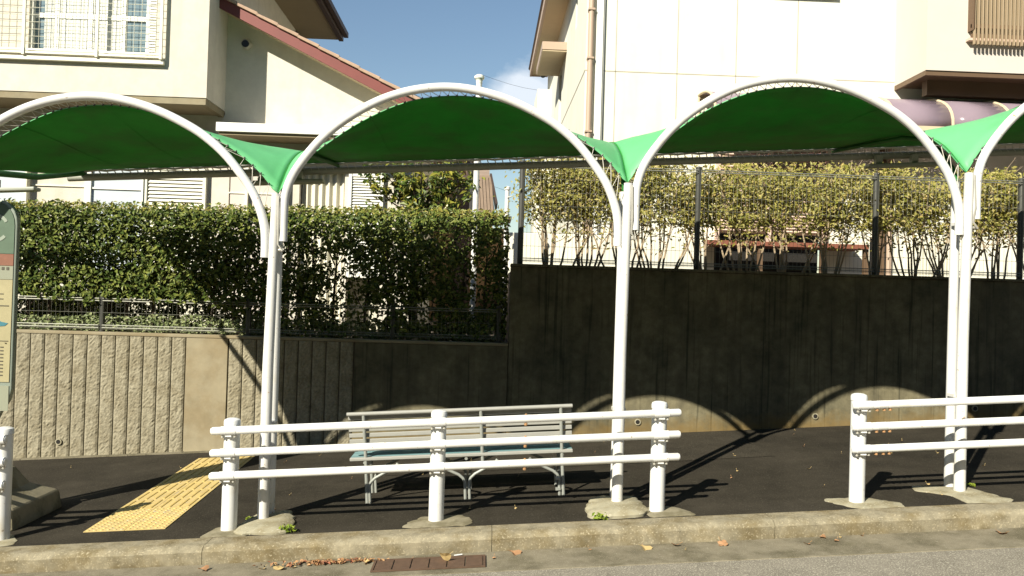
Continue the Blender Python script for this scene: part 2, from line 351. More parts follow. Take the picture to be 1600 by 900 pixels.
# ------------------------------------------------------------ retaining walls
def weep(x,z,root,y=9.26):
    n=20; vs_=[];
    for r_,yy in ((.036,y-.003),(.036,y-.016),(.025,y-.016),(.025,y+.05)):
        for k in range(n):
            q=2*math.pi*k/n; vs_.append((x+r_*math.cos(q),yy,z+r_*math.sin(q)))
    mb=MB().add(vs_,[(i*n+k,i*n+(k+1)%n,(i+1)*n+(k+1)%n,(i+1)*n+k) for i in range(3) for k in range(n)])
    p_=mb.build('weep_pipe',M['pad'],root,smooth=True)
    d=MB().add([(x+.025*math.cos(2*math.pi*k/n),y-.0165,z+.025*math.sin(2*math.pi*k/n)) for k in range(n)],[tuple(range(n))])
    sub(d,'pipe_opening',M['dark'],p_)
rw=empty('retaining_wall',(-3,9.3,0),'low tan ribbed split face concrete wall below the clipped hedge','retaining wall')
zt=1.10
MB().box(-9,.285,9.285,9.45,-1.2,zt).build('wall_core',M['groove'],rw)
mb=MB()
def rib(mb,x0,x1,zb0=None):
    nx,nz=7,60
    z0=g(x0)-.05; vs_=[]; fs=[]
    for i in range(nx+1):
        for k in range(nz+1):
            xx=x0+(x1-x0)*i/nx; zz=z0+(zt-.004-z0)*k/nz
            yy=9.262-.005*noise.noise((xx*14,zz*14,1.7))-.008*noise.noise((xx*38,zz*38,4))
            if i in(0,nx): yy=9.272
            vs_.append((xx,yy,zz))
    for i in range(nx):
        for k in range(nz):
            a=i*(nz+1)+k; fs.append((a,a+nz+1,a+nz+2,a+1))
    b=len(vs_)
    vs_+=[(x0,9.29,z0),(x1,9.29,z0),(x1,9.29,zt-.004),(x0,9.29,zt-.004)]
    L0=[k for k in range(nz+1)]; R0=[nx*(nz+1)+k for k in range(nz+1)]
    fs+=[tuple(L0+[b+3,b]),tuple(R0[::-1]+[b+1,b+2]),tuple([i*(nz+1)+nz for i in range(nx+1)]+[b+2,b+3])]
    mb.add(vs_,fs)
x=-3.425
while x>-8.8:
    rib(mb,x-.147,x); x-=.159
x=-2.925
while x<-1.60:
    rib(mb,x,x+.147); x+=.159
mb.build('ribbed_face',M['split'],rw)
MB().box(-3.412,-2.940,9.268,9.30,-.8,zt-.003).build('smooth_panel',M['smoothc'],rw,bevel=.004)
MB().box(-1.49,.283,9.264,9.30,-.6,zt-.003).build('smooth_panel',M['wallc'],rw,bevel=.004)
MB().box(-9,.283,9.262,9.47,zt,zt+.035).build('coping',M['smoothc'],rw,bevel=.006)
mb=MB()
for i in range(46):
    x0=-9+i*.2; 
    if x0>.1: break
    mb.box(x0,x0+.2,9.20+.01*noise.noise((x0*3,0,0)),9.27,-.08,.012+.006*noise.noise((x0*4,2,0)),S)
mb.build('base_strip',M['gutter'],rw)
weep(-4.803,-.125,rw)
rw2=empty('retaining_wall',(5,9.3,0),'tall smooth dark stained concrete wall behind the bench, under the mesh fence with shrubs','retaining wall')
mb=MB(); x0=.29
mb.box(.29,13.8,9.255,9.47,-1.0,2.03)
mb.build('wall_panel',M['wallc'],rw2,bevel=.006)
MB().box(.31,13.7,9.285,9.46,-1.0,2.025).build('wall_core',M['groove'],rw2)
MB().box(.287,13.8,9.235,9.50,2.032,2.065).build('coping',M['wallc'],rw2,bevel=.006)
for xx,zz in ((1.82,.262),(3.916,.381),(5.828,.519)): weep(xx,zz,rw2,9.255)
# ------------------------------------------------------------ mesh fences
def fence(name,xs,x0,x1,zb,ztop,y,label,post_r=.03,low=None):
    root=empty(name,((x0+x1)/2,y,zb),label,'fence')
    for xx in xs:
        MB().tube([(xx,y+.035,zb-.02),(xx,y+.035,ztop+.02)],post_r,12).lathe([(post_r+.004,0),(post_r+.004,.02),(.006,.03)],(xx,y+.035,ztop+.02),12).build('fence_post',M['fence'],root,smooth=True)
    ed=[x0]+[q for q in xs if x0<q<x1]+[x1]
    for a,b in zip(ed[:-1],ed[1:]):
        mb=MB(); n=int((b-a)/.05)
        for i in range(n+1):
            xx=a+.02+(b-a-.04)*i/max(1,n); mb.tube([(xx,y,zb+.03),(xx,y,ztop)],.0015,4,False)
        zz=zb+.05
        for zz in [zb+.03,zb+.06]+[zb+.06+k*.16 for k in range(1,int((ztop-zb-.08)/.16)+1)]+[ztop-.03,ztop]:
            mb.tube([(a+.02,y-.004,zz),(b-.02,y-.004,zz)],.0019,4,False)
        for zz in (ztop-.028,ztop-.002,zb+.045,zb+.075):
            mb.tube([(a+.02,y-.010,zz),(b-.02,y-.010,zz)],.007 if zz>zb+.2 else .006,6,False)
        mb.build('wire_panel',M['fencegal'],root)
fence('mesh_fence',[-8.0,-6.2,-4.43,-2.75,-1.075,.17],-9,.2,1.135,1.52,9.36,'low wire mesh fence on the ribbed wall, half hidden in the clipped hedge')
fence('mesh_fence',[.40,2.51,4.67,6.46,8.4,10.4],.40,12,2.065,3.255,9.40,'dark wire mesh fence with posts on top of the tall smooth wall',post_r=.034)

# ------------------------------------------------------------ foliage
def leaf(mb,c,nrm,size,asp=.42,fold=.25,up=None):
    nrm=nrm.normalized()
    a=Vector((random.gauss(0,1),random.gauss(0,1),random.gauss(0,1))) if up is None else up
    t=(a-nrm*a.dot(nrm)); 
    if t.length<1e-4: return
    t.normalize(); b=nrm.cross(t); l=size; w_=size*asp
    p0=c-t*l*.5; p1=c+t*l*.5-nrm*l*.10; q=c+t*l*.05
    n=len(mb.v)
    mb.v += [tuple(p0),tuple(q-b*w_*.5+nrm*w_*fold),tuple(p1),tuple(q+b*w_*.5+nrm*w_*fold)]
    mb.f += [(n,n+1,n+2),(n,n+2,n+3)]
def rv(s=1): return Vector((random.gauss(0,s),random.gauss(0,s),random.gauss(0,s)))

hedge=empty('clipped_hedge',(-3.3,9.62,1.12),'long clipped evergreen hedge on the low ribbed wall, box cut and thin near its base','hedge')
mb=MB(); mt=MB(); HX0,HX1=-8.6,.26; HY0,HY1=9.31,10.0
def htop(x): return 2.685+.012*x+.02+.018*noise.noise((x*2.3,0,0))
def hbot(x):
    b=1.50+.07*noise.noise((x*1.8,5,0))
    if x>-3.2: b-= .33*min(1,(x+3.2)/1.0)
    return b
cnt=0
while cnt<56000:
    x=random.uniform(HX0,HX1); z=random.uniform(1.12,2.80)
    T=htop(x); B=hbot(x)
    low=(z<B+.1*noise.noise((x*6,z*6,3)))
    if z>T or (low and random.random()>.55): continue
    dens=1.0; thin=max(0,min(1,(x+3.6)/1.6))
    h=noise.noise((x*2.6+9,z*2.6,2.2))+.5*noise.noise((x*7,z*6,8))
    if thin>0 and z<T-.16:
        if h>.10: dens=1-.80*thin
        else: dens=1-.34*thin
    elif z<T-.16:
        dens=.95 if h<.3 else .55
    if random.random()>dens: continue
    y=HY0+(HY1-HY0)*random.random()**1.35 if thin<.5 else random.uniform(HY0,HY1)
    if z>T-.10: y=random.uniform(HY0,HY1)
    if low: y=random.uniform(9.72,10.05)
    y+=.03*noise.noise((x*5,z*5,0))
    if z>T-.09 and random.random()<.8:
        leaf(mt,Vector((x,y,z)),Vector((0,-.5,.9))+rv(.45),random.uniform(.04,.062),.5)
    else:
        leaf(mb,Vector((x,y,z)),Vector((-.1,-.9,.5))+rv(.42),random.uniform(.05,.078),.52)
    cnt+=1
mb.build('foliage',M['hedge'],hedge); mt.build('top_growth',M['hedgetop'],hedge)
mb=MB(); x=-8.4
while x<.25:
    bx=x+random.uniform(-.05,.05); by=9.66+random.uniform(-.08,.08)
    mb.tube([(bx,by,1.08),(bx+random.uniform(-.03,.03),by,1.5),(bx+random.uniform(-.08,.08),by,2.3)],[.02,.016,.008],6,False)
    for k in range(7):
        z0=random.uniform(1.35,2.1); a=random.choice((-1,1))*random.uniform(.08,.28)
        mb.tube([(bx,by,z0),(bx+a*.5,by+random.uniform(-.12,.1),z0+.15),(bx+a,by+random.uniform(-.2,.2),z0+.38)],[.008,.006,.003],5,False)
    x+=.30
mb.build('stems',M['barkL'],hedge)
# ivy ground cover
mb=MB()
for i in range(7500):
    x=random.uniform(-8.6,.24); y=random.uniform(9.38,9.75)
    hh=.15+.10*noise.noise((x*2.5,1,0))
    if x<-4.6: hh*=.8
    z=1.12+random.random()*max(.05,hh+.06)
    leaf(mb,Vector((x,y,z)),Vector((0,-.6,.9))+rv(.35),random.uniform(.03,.055),.8)
tag(mb.build('ground_cover',M['ivy']),'pale green ivy growing at the foot of the clipped hedge','ground cover',kind='stuff')

# shrubs on the right terrace
SH='loose yellow green shrubs in a row behind the mesh fence'
xs=[.78,1.22,1.70,2.12,2.74,3.22,3.70,4.2,4.82,5.35,5.85,6.4,6.95]
where=['leftmost of the row, beside the corner fence post and the sky','between the leftmost shrub and the middle shelter pole',
 'directly behind the middle shelter pole','midway between the middle shelter pole and the second fence post','just right of the second fence post, left of the pink shutters',
 'in front of the left half of the pink shutters','in front of the middle of the pink shutters','just left of the third fence post, before the deck end',
 'just right of the third fence post','midway between the third fence post and the right shelter poles','directly behind the right shelter poles',
 'just right of the right shelter poles','rightmost of the row, cut by the right edge']
for i,bx in enumerate(xs):
    random.seed(100+i)
    by=9.75+random.uniform(-.05,.12)
    sh=empty('garden_shrub',(bx,by,2.0),'yellow green shrub '+where[i],'shrub',SH)
    tr_=MB(); lf=MB(); tips=[]
    ns=random.randint(6,9)
    for k in range(ns):
        a=random.uniform(-1,1)*.26+(k-(ns-1)/2)*.085
        top=Vector((bx+a*1.35,by+random.uniform(-.18,.28),random.uniform(3.12,3.45)))
        p0=Vector((bx+a*.42,by+random.uniform(-.04,.04),1.98)); p1=Vector((bx+a*.75+random.uniform(-.03,.03),by+random.uniform(-.05,.05),2.35)); p2=p1.lerp(top,.45)+Vector((random.uniform(-.05,.05),0,0))
        tr_.tube([p0,p0.lerp(p1,.5)+rv(.012),p1,p2,top],[.015,.013,.011,.008,.003],6,False)
        for q in range(7):
            s0=p1.lerp(top,random.uniform(.0,.95)); e=s0+Vector((random.uniform(-.28,.28),random.uniform(-.2,.2),random.uniform(.08,.3)))
            tr_.tube([s0,s0.lerp(e,.5)+rv(.012),e],[.006,.005,.002],4,False); tips.append((s0,e))
        tips.append((p2,top))
    for (s0,e) in tips:
        nl=int(random.choice((18,50,85)) if e.z>2.7 else 24)
        for _ in range(nl):
            u=random.random()**.6; c=s0.lerp(e,u)+Vector((random.gauss(0,.115),random.gauss(0,.08),random.gauss(0,.085)))
            if c.z>3.47: continue
            if c.z<2.62 and random.random()<.70: continue
            leaf(lf,c,Vector((-.2,-.7,.6))+rv(.5),random.uniform(.03,.078),.46)
    tr_.build('trunk',M['barkR'],sh,smooth=True); lf.build('foliage',M['shrub'],sh)
random.seed(11)
# broad leaved garden tree between the houses
tr=empty('broadleaf_tree',(-.95,10.9,1.1),'broad leaved garden tree with yellowing leaves rising behind the clipped hedge','tree')
t_=MB(); lf=MB()
t_.tube([(-.95,10.9,1.08),(-.97,10.9,1.9),(-.93,10.9,2.7),(-.92,10.92,3.35)],[.045,.04,.03,.01],8,False)
for k in range(54):
    z0=random.uniform(2.0,3.1); a=random.uniform(0,6.28); r_=random.uniform(.2,.72)
    e=Vector((-.93+r_*math.cos(a)*1.05,10.9+r_*.7*math.sin(a),z0+random.uniform(.15,.5)))
    s0=Vector((-.95,10.9,z0)); t_.tube([s0,s0.lerp(e,.5)+Vector((0,0,-.04)),e],[.014,.010,.004],5,False)
    for j in range(9):
        c=e+rv(.10) if j>3 else s0.lerp(e,random.uniform(.5,1))+rv(.05)
        for q in range(5):
            leaf(lf,c+rv(.03),Vector((random.gauss(0,.7),-.6,.7))+rv(.3),random.uniform(.09,.15),.38)
t_.build('trunk',M['barkL'],tr,smooth=True); lf.build('crown',M['treeleaf'],tr)

# ------------------------------------------------------------ left house
lh=empty('cream_house',(-5.5,12.1,1.1),'cream stucco house with red edged tiled wing roof behind the clipped hedge','house')
# upper storey box (front 11.3) with the window hole filled by a recessed window
wx0,wx1,wz0=-6.48,-4.72,4.90
mb=MB()
mb.box(-10,wx0,11.3,11.5,4.345,7.3).box(wx1,-4.0,11.3,11.5,4.345,7.3).box(wx0,wx1,11.3,11.5,4.345,wz0)
mb.box(-4.2,-4.0,11.5,16.4,4.345,7.0)
mb.build('upper_wall',M['stuccoL'],lh)
MB().box(-10,-4.04,11.34,12.25,4.27,4.343).build('overhang_soffit',M['soffitL'],lh)
MB().box(-10,-4.012,11.312,11.36,4.25,4.34).box(-4.09,-4.012,11.36,12.1,4.25,4.34).build('drip_edge',M['smoothc'],lh)
MB().box(-10,-4.0,16.2,16.4,1.1,7.3).build('rear_wall',M['stuccoL'],lh)
# main eave over the side wall
MB().box(-4.0,-3.22,11.0,16.75,6.96,7.02).build('eave_soffit',M['soffitL'],lh)
MB().box(-3.22,-3.13,11.0,16.75,6.93,7.12).box(-3.11,-3.02,11.0,16.7,6.99,7.09).build('eave_gutter',M['darkbrown'],lh)
MB().prism([(-3.1,7.12),(-10,10.0),(-10,7.3),(-3.2,7.03)],'y',10.9,16.8).build('main_roof',M['greytile'],lh)
# window: frames, panes, curtains, grille
wn=MB().box(wx0,wx1,11.33,11.40,wz0,wz0+.06).box(wx0,wx0+.05,11.33,11.40,wz0,7.2).box(wx1-.16,wx1-.11,11.33,11.40,wz0,7.2)
for xx in (-6.12,-5.66,-5.20): wn.box(xx-.028,xx+.028,11.345,11.385,wz0+.06,7.2)
wn.box(-6.45,-4.86,11.35,11.38,5.40,5.47)
wn=wn.build('window',M['whitealu'],lh)
mb=MB(); mb.box(wx0+.05,-6.12,11.37,11.376,wz0+.06,7.2).box(-5.20,wx1-.16,11.37,11.376,wz0+.06,7.2)
sub(mb,'pane',M['pane'],wn,origin=None).location=(-lh.location.x+lh.location.x,0,0)
mb=MB()
for a,b in ((-6.30,-6.13),(-6.11,-5.68),(-5.64,-5.22)):
    N=14
    for i in range(N):
        x0=a+(b-a)*i/N; x1=a+(b-a)*(i+1)/N; y0=11.36-.006*(i%2); y1=11.36-.006*((i+1)%2)
        mb.quad((x0,y0,wz0+.06),(x1,y1,wz0+.06),(x1,y1,7.2),(x0,y0,7.2))
sub(mb,'curtain',M['curtain'],wn)
mb=MB()
for i in range(60):
    z=4.93+i*.038; 
    if z>7.1: break
    mb.box(wx1-.11,wx1-.0,11.32,11.345,z,z+.024)
sub(mb,'louvre_shutter',M['whitealu'],wn)
gr=MB()
for z in (4.90,4.86): gr.box(-7.6,-4.60,11.22,11.245,z-.0,z+.028)
for xx in (-6.50,-5.50,-4.62,-7.6): gr.box(xx-.018,xx+.018,11.205,11.235,4.84,7.2)
xx=-7.5
while xx<-4.64:
    gr.tube([(xx,11.23,4.9),(xx,11.23,7.2)],.004,4,False); xx+=.10
z=5.0
while z<7.2:
    gr.tube([(-7.6,11.235,z),(-4.62,11.235,z)],.004,4,False); z+=.10
gr.build('window_grille',M['grille'],lh)
MB().box(-7.8,-4.585,11.235,11.30,4.775,4.83).build('window_sill',M['grille'],lh,bevel=.006)
sp=MB()
# wing gable wall with sloping top (front 12.1)
sl=(4.72-5.93)/(4.02-1.53)
def rz(x): return 5.84+sl*(x+4.0)
mb=MB()
mb.prism([(-4.0,3.50),(-1.15,3.50),(-1.15,rz(-1.15)-.03),(-4.0,rz(-4.0)-.03)],'y',12.1,12.3)
mb.box(-10,-4.0,12.1,12.3,3.50,4.28)
# lower wall with openings between piers
for a,b in ((-10,-7.35),(-6.90,-6.82),(-4.22,-3.90),(-3.0,-2.85),(-2.17,-2.11),(-1.60,-1.15)): mb.box(a,b,12.1,12.3,1.1,3.50)
mb.box(-7.35,-6.9,12.1,12.3,1.1,1.5)
mb.box(-1.35,-1.15,12.3,16.4,1.1,4.4)
mb.build('wing_wall',M['stuccoL'],lh)
MB().box(-9.8,-1.2,12.5,12.55,1.1,3.5).build('inner_wall',M['drape'],lh)
# ground floor fittings
def louvre(x0,x1,z0,z1,name='louvre_shutter',step=.055,matn='creamalu'):
    fr=MB().box(x0,x0+.045,12.02,12.10,z0,z1).box(x1-.045,x1,12.02,12.10,z0,z1).box(x0+.045,x1-.045,12.03,12.09,z1-.05,z1).box(x0+.045,x1-.045,12.03,12.09,z0,z0+.05).box(x0+.045,x1-.045,12.02,12.08,(z0+z1)/2+.0,(z0+z1)/2+.035)
    z=z0+.06
    while z<z1-.06:
        fr.prism([(12.035,z),(12.06,z+step*.8),(12.066,z+step*.8),(12.041,z)],'x',x0+.045,x1-.045); z+=step
    fr.build(name,M[matn],lh)
louvre(-5.13,-4.22,1.9,3.47)
MB().box(-5.90,-5.15,12.04,12.09,1.9,3.5).build('frosted_door',M['paneblue'],lh)
MB().box(-5.90,-5.15,12.02,12.042,3.10,3.125).box(-5.96,-5.895,12.0,12.1,1.6,3.5).box(-5.155,-5.13,12.0,12.1,1.6,3.5).build('door_frame',M['whitealu'],lh)
MB().box(-6.82,-6.0,12.12,12.16,1.5,3.5).build('shutter_box_panel',M['stuccoL'],lh)
MB().box(-6.0,-5.97,12.02,12.13,1.5,3.5).box(-6.86,-6.83,12.0,12.12,1.5,3.5).box(-6.82,-6.0,12.10,12.12,3.13,3.15).build('panel_trim',M['grille'],lh)
MB().box(-7.33,-6.93,12.14,12.17,1.5,3.5).build('frosted_door',M['paneblue'],lh)
MB().box(-3.88,-3.02,12.10,12.15,1.1,3.5).build('shutter_box_panel',M['stuccoP'],lh)
MB().box(-3.64,-3.60,12.03,12.10,1.1,3.5).box(-3.9,-3.0,12.085,12.10,3.11,3.13).box(-3.04,-3.0,12.03,12.10,1.1,3.5).build('panel_trim',M['grille'],lh)
mb=MB(); n_=30
for i in range(n_):
    x0=-2.83+.65*i/n_; x1=-2.83+.65*(i+1)/n_
    y0=12.22+.028*math.sin(i*1.25); y1=12.22+.028*math.sin((i+1)*1.25)
    mb.quad((x0,y0,1.1),(x1,y1,1.1),(x1,y1,3.5),(x0,y0,3.5))
mb.build('pleated_blind',M['drape'],lh)
louvre(-2.10,-1.58,1.9,3.47,step=.042,matn='whitealu')
MB().box(-3.93,-1.2,11.52,12.1,3.93,4.06).build('shutter_hood',M['whitealu'],lh,bevel=.006)
MB().box(-3.90,-1.22,11.56,12.1,3.89,3.928).build('hood_soffit',M['soffitL'],lh)
# wing roof: barge board + tiles
def rake(x0,x1,a,b,y0,y1): 
    return MB().prism([(x0,rz(x0)+a),(x1,rz(x1)+a),(x1,rz(x1)+b),(x0,rz(x0)+b)],'y',y0,y1)
rake(-4.0,-.70,-.04,-.005,11.74,12.1).build('rake_soffit',M['soffitR'],lh)
rake(-4.0,-.68,-.075,.085,11.70,11.74).build('barge_board',M['barge'],lh)
mb=MB(); x=-4.05; k=0
while x<-.75:
    L_=.30; ca=0.0
    z0=rz(x)+.095; z1=rz(x+L_)+.085
    mb.add([(x,11.66,z0+.035),(x+L_+.02,11.66,z1+.055),(x+L_+.02,11.66,z1+.0),(x,11.66,z0-.01),
            (x,11.92,z0+.045),(x+L_+.02,11.92,z1+.065),(x+L_+.02,11.92,z1+.0),(x,11.92,z0-.01)],
           [(0,3,2,1),(4,5,6,7),(0,1,5,4),(3,7,6,2),(0,4,7,3),(1,2,6,5)])
    x+=L_
rf=mb.build('verge_tiles',M['tile'],lh,bevel=.008)
mb=MB(); x=-4.05
while x<-.75:
    mb.add([(x,11.92,rz(x)+.10),(x+.3,11.92,rz(x+.3)+.13),(x+.3,16.2,rz(x+.3)+.13),(x,16.2,rz(x)+.10),(x,11.92,rz(x)+.0),(x+.3,11.92,rz(x+.3)+.0),(x+.3,16.2,rz(x+.3)+.0),(x,16.2,rz(x)+.0)],
     [(0,1,2,3),(4,7,6,5),(0,4,5,1),(2,6,7,3),(0,3,7,4),(1,5,6,2)]); x+=.3
mb.build('wing_roof',M['tile'],lh)
# round vent hood on the gable
vx,vz=-3.70,5.36
mb=MB(); n=20
vs_=[]
for r_,yy in ((.075,12.10),(.075,12.07),(.062,12.02),(.045,12.0)):
    for k in range(n): vs_.append((vx+r_*math.cos(2*math.pi*k/n),yy,vz+r_*math.sin(2*math.pi*k/n)))
mb.add(vs_,[(i*n+k,i*n+(k+1)%n,(i+1)*n+(k+1)%n,(i+1)*n+k) for i in range(3) for k in range(n)])
v_=mb.build('round_vent',M['steel'],lh,smooth=True)
sub(MB().add([(vx+.057*math.cos(2*math.pi*k/n),12.012,vz-.012+.052*math.sin(2*math.pi*k/n)) for k in range(n)]+[(vx+.057*math.cos(2*math.pi*k/n),11.995,vz-.012+.052*math.sin(2*math.pi*k/n)) for k in range(n)],[tuple(range(n)),tuple(range(n,2*n))]+[(k,(k+1)%n,(k+1)%n+n,k+n) for k in range(n)]),'vent_opening',M['black'],v_)

# ------------------------------------------------------------ right house
rh=empty('pale_house',(5,13,2.0),'large pale cream two storey house with purple translucent porch roof behind the tall wall','house')
mb=MB()
mb.box(1.53,12,13.0,13.2,2.85,8.2).box(1.53,1.70,13.2,14.45,2.0,8.2).box(1.53,1.70,14.72,17.3,2.0,8.2).box(1.53,1.70,14.45,14.72,2.0,6.68)
mb.box(1.53,1.70,17.95,21.6,2.0,8.2).box(1.53,1.70,17.3,17.95,6.72,8.2).box(1.53,1.70,17.3,17.95,2.0,4.3)
mb.box(1.53,3.75,13.0,13.2,2.0,2.85).box(5.60,6.35,13.0,13.2,2.0,2.85).box(6.55,12,13.0,13.2,2.0,2.85)
mb.build('main_wall',M['stuccoR'],rh)
MB().box(1.60,1.66,14.4,14.8,6.6,8.2).build('side_window',M['pane'],rh)
MB().box(1.60,1.66,17.2,18.0,4.2,6.8).build('side_window',M['pane'],rh)
mb=MB()
for xx in (2.03,3.05,4.03,5.05): mb.box(xx-.006,xx+.006,12.997,13.01,2.9,8.0)
mb.box(1.80,6.9,12.997,13.01,5.432,5.448).box(1.54,1.60,12.997,13.01,5.432,5.448); mb.box(1.524,1.54,13.0,21.5,5.432,5.448)
mb.build('wall_joints',M['joint'],rh)
MB().tube([(1.60,12.93,2.0),(1.60,12.93,8.2)],.047,14).build('drainpipe',M['pipe_brown'],rh,smooth=True)
for z in (3.0,4.4,5.6,6.4): MB().box(1.545,1.655,12.87,12.995,z,z+.03).build('pipe_clip',M['pipe_brown'],rh)
MB().box(1.69,1.80,12.93,12.998,2.0,8.2).build('corner_trim',M['whitealu'],rh)
MB().box(1.802,1.825,12.95,12.998,2.0,8.2).build('cable_duct',M['steel'],rh)
# eave on the left side
MB().box(1.10,1.53,12.4,21.7,7.78,7.84).build('eave_soffit',M['soffitR'],rh)
MB().box(1.04,1.10,12.4,21.75,7.74,7.95).box(1.04,1.53,21.70,21.76,7.745,7.95).build('eave_fascia',M['pipe_brown'],rh)
MB().prism([(1.0,7.96),(7,10.5),(7,8.2),(1.06,7.9)],'y',12.3,21.8).build('main_roof',M['greytile'],rh)
h_=MB().box(1.02,1.53,16.3,18.2,6.80,6.96).build('window_hood',M['pipe_brown'],rh)
sub(MB().box(1.03,1.53,16.32,18.15,6.77,6.798),'hood_soffit',M['soffitR'],h_)
MB().tube([(1.32,21.0,7.79),(1.32,21.0,7.66),(1.36,20.9,7.55)],[.02,.05,.08],10).build('eave_spotlight',M['black'],rh,smooth=True)
# rear annex seen left of the corner
MB().box(1.18,1.53,20.2,21.6,2.0,7.0).build('rear_bay',M['stuccoR'],rh)
# upper window seen at the top edge of the picture
w_=MB().box(4.60,5.70,12.93,13.0,6.79,6.84).box(4.62,4.67,12.95,13.0,6.84,7.9).box(5.63,5.68,12.95,13.0,6.84,7.9).build('upper_window',M['brownframe'],rh)
sub(MB().box(4.67,5.63,12.97,12.997,6.84,7.9),'pane',M['pane'],w_)
# projecting upper storey at the right
mb=MB(); mb.box(6.70,12,12.04,12.24,5.375,8.2).box(6.70,6.90,12.24,13.0,5.375,8.2)
mb.build('projecting_storey',M['stuccoP'],rh)
MB().box(6.703,12,12.06,12.13,5.30,5.372).box(6.703,6.76,12.13,13.0,5.30,5.372).build('soffit_edge',M['brownframe'],rh)
MB().box(6.76,12,12.13,12.99,5.34,5.37).build('storey_soffit',M['brownframe'],rh)
MB().box(6.95,12,12.45,12.6,5.10,5.34).build('soffit_beam',M['brownframe'],rh)
# balcony slatted screen
mb=MB(); x=7.36
while x<9.6:
    mb.box(x,x+.022,11.90,11.935,5.76,7.6); x+=.062
b_=mb.build('slatted_screen',M['brownslat'],rh)
sub(MB().box(7.34,9.7,11.937,11.965,5.87,5.93).box(7.34,9.7,11.937,11.965,6.02,6.08).box(7.34,7.37,11.90,12.04,5.98,7.6),'screen_rail',M['brownframe'],b_)
sub(MB().box(7.40,9.7,12.0,12.035,6.0,7.6),'shutter_behind',M['soffitL'],b_)
sub(MB().box(7.31,9.7,11.94,12.04,5.83,5.868),'screen_sill',M['pinkslat'],b_)
# porch roof: quarter barrel of purple polycarbonate with ribs
def prof(k,n=10):
    q=math.pi/2*k/n; return (12.98-1.02*math.sin(q), 4.47+.62*math.cos(q)**.8 if k<n else 4.47)
pr_=empty('porch_marker',(0,0,0)); D.objects.remove(pr_)
mb=MB(); n=10
for a,b in [(3.42+i*.92,3.42+(i+1)*.92) for i in range(8)]:
    pts=[prof(k,n) for k in range(n+1)]
    vs_=[(xx,y,z) for xx in (a+.02,b-.02) for (y,z) in pts]
    mb.add(vs_,[(k,k+1,n+2+k,n+1+k) for k in range(n)])
po=mb.build('porch_roof',M['poly'],rh,smooth=True); sm=po.modifiers.new('thickness','SOLIDIFY'); sm.thickness=.006
mb=MB()
for i in range(9):
    xx=3.42+i*.92; mb.tube([(xx,*prof(k,n)) for k in range(n+1)],.022,6)
mb.box(3.42,10.8,11.93,11.98,4.41,4.48).box(3.42,10.8,12.94,13.0,5.03,5.10)
mb.tube([(3.42,12.96,4.48),(3.42,11.95,4.45)],.02,6).tube([(3.42,12.97,5.05),(3.42,12.96,4.45)],.02,6)
sub(mb,'porch_ribs',M['soffitR'],po)
# ground floor of the right house
mb=MB(); z=2.88
while z<4.30:
    mb.prism([(12.93,z),(12.975,z+.04),(12.985,z+.04),(12.94,z)],'x',3.80,5.55); z+=.05
s_=mb.build('pink_shutters',M['pinkslat'],rh)
sub(MB().box(3.74,3.80,12.92,13.0,2.62,4.35).box(5.55,5.60,12.92,13.0,2.62,4.35).box(4.58,4.66,12.91,12.93,2.62,4.35),'shutter_frame',M['pinkslat'],s_)
MB().box(3.2,6.05,12.4,13.0,2.60,2.67).build('deck_edge',M['deck'],rh)
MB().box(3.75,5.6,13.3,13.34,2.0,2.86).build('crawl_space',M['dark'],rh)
for xx in (3.3,4.3,5.3,6.0): MB().box(xx,xx+.07,12.45,12.52,2.0,2.6).build('deck_leg',M['brownframe'],rh)
MB().box(6.42,6.50,12.80,12.88,2.0,4.45).build('porch_post',M['brownframe'],rh)
MB().tube([(6.64,12.93,2.0),(6.64,12.93,4.4)],.045,12).build('drainpipe',M['pipe_brown'],rh,smooth=True)
mb=MB(); x=7.0
while x<7.6: 
    mb.box(x,x+.03,12.86,12.89,2.0,2.85); x+=.05
mb.build('slatted_gate',M['creamalu'],rh)
MB().box(6.36,6.54,13.06,13.1,2.0,2.85).build('gap_panel',M['dark'],rh)

# ------------------------------------------------------------ things between the houses
fb=empty('brown_house',(-.9,18,1.1),'brown walled far house with black edge, seen behind the garden tree','house')
MB().box(-3.2,-.72,18,22,1.1,4.85).build('wall',M['brownwall'],fb)
MB().box(-.72,-.42,17.9,22,1.1,4.9).build('corner_cladding',M['darkbrown'],fb)
MB().prism([(-3.4,4.9),(-.3,4.9),(-1.9,5.1)],'y',17.6,22.4).build('roof',M['greytile'],fb)
tb=empty('tiled_house',(-.2,25,1.1),'distant house with a steep grey brown tiled roof between the two houses','house')
mb=MB(); 
x=-.9
while x<.0:
    mb.prism([(x,5.36),(x+.085,5.36),(x+.085+.10,4.25),(x+.10,4.25)],'y',24.4,24.47); x+=.10
mb.add([(-.9,24.5,5.36),(.02,24.5,5.42),(.22,24.5,4.25),(-.9,24.5,4.25),(-.9,27,6.2),(.02,27,6.2)],[(0,1,2,3),(0,4,5,1)])
mb.build('roof',M['greytile'],tb)
MB().prism([(.03,5.44),(.09,5.44),(.30,4.55),(.24,4.50)],'y',24.3,26).build('barge_board',M['darkbrown'],tb)
MB().box(-.9,.16,24.6,27,1.1,4.5).build('wall',M['brownwall'],tb)
lb=empty('low_shed',(.15,20,1.1),'low dark roofed shed just above the hedge at its right end','shed')
MB().prism([(-1.3,3.30),(.60,3.62),(.60,3.70),(-.3,3.70)],'y',19.9,21).build('roof',M['greytile'],lb)
MB().box(-.9,.55,20.1,21,1.1,3.4).build('wall',M['brownwall'],lb)
vp=empty('vent_pole',(-.168,10.8,1.1),'tall white pole with small cap rising behind the middle arch','pole')
MB().tube([(-.168,10.8,1.1),(-.168,10.8,4.59)],.040,14).build('pipe',M['white'],vp,smooth=True)
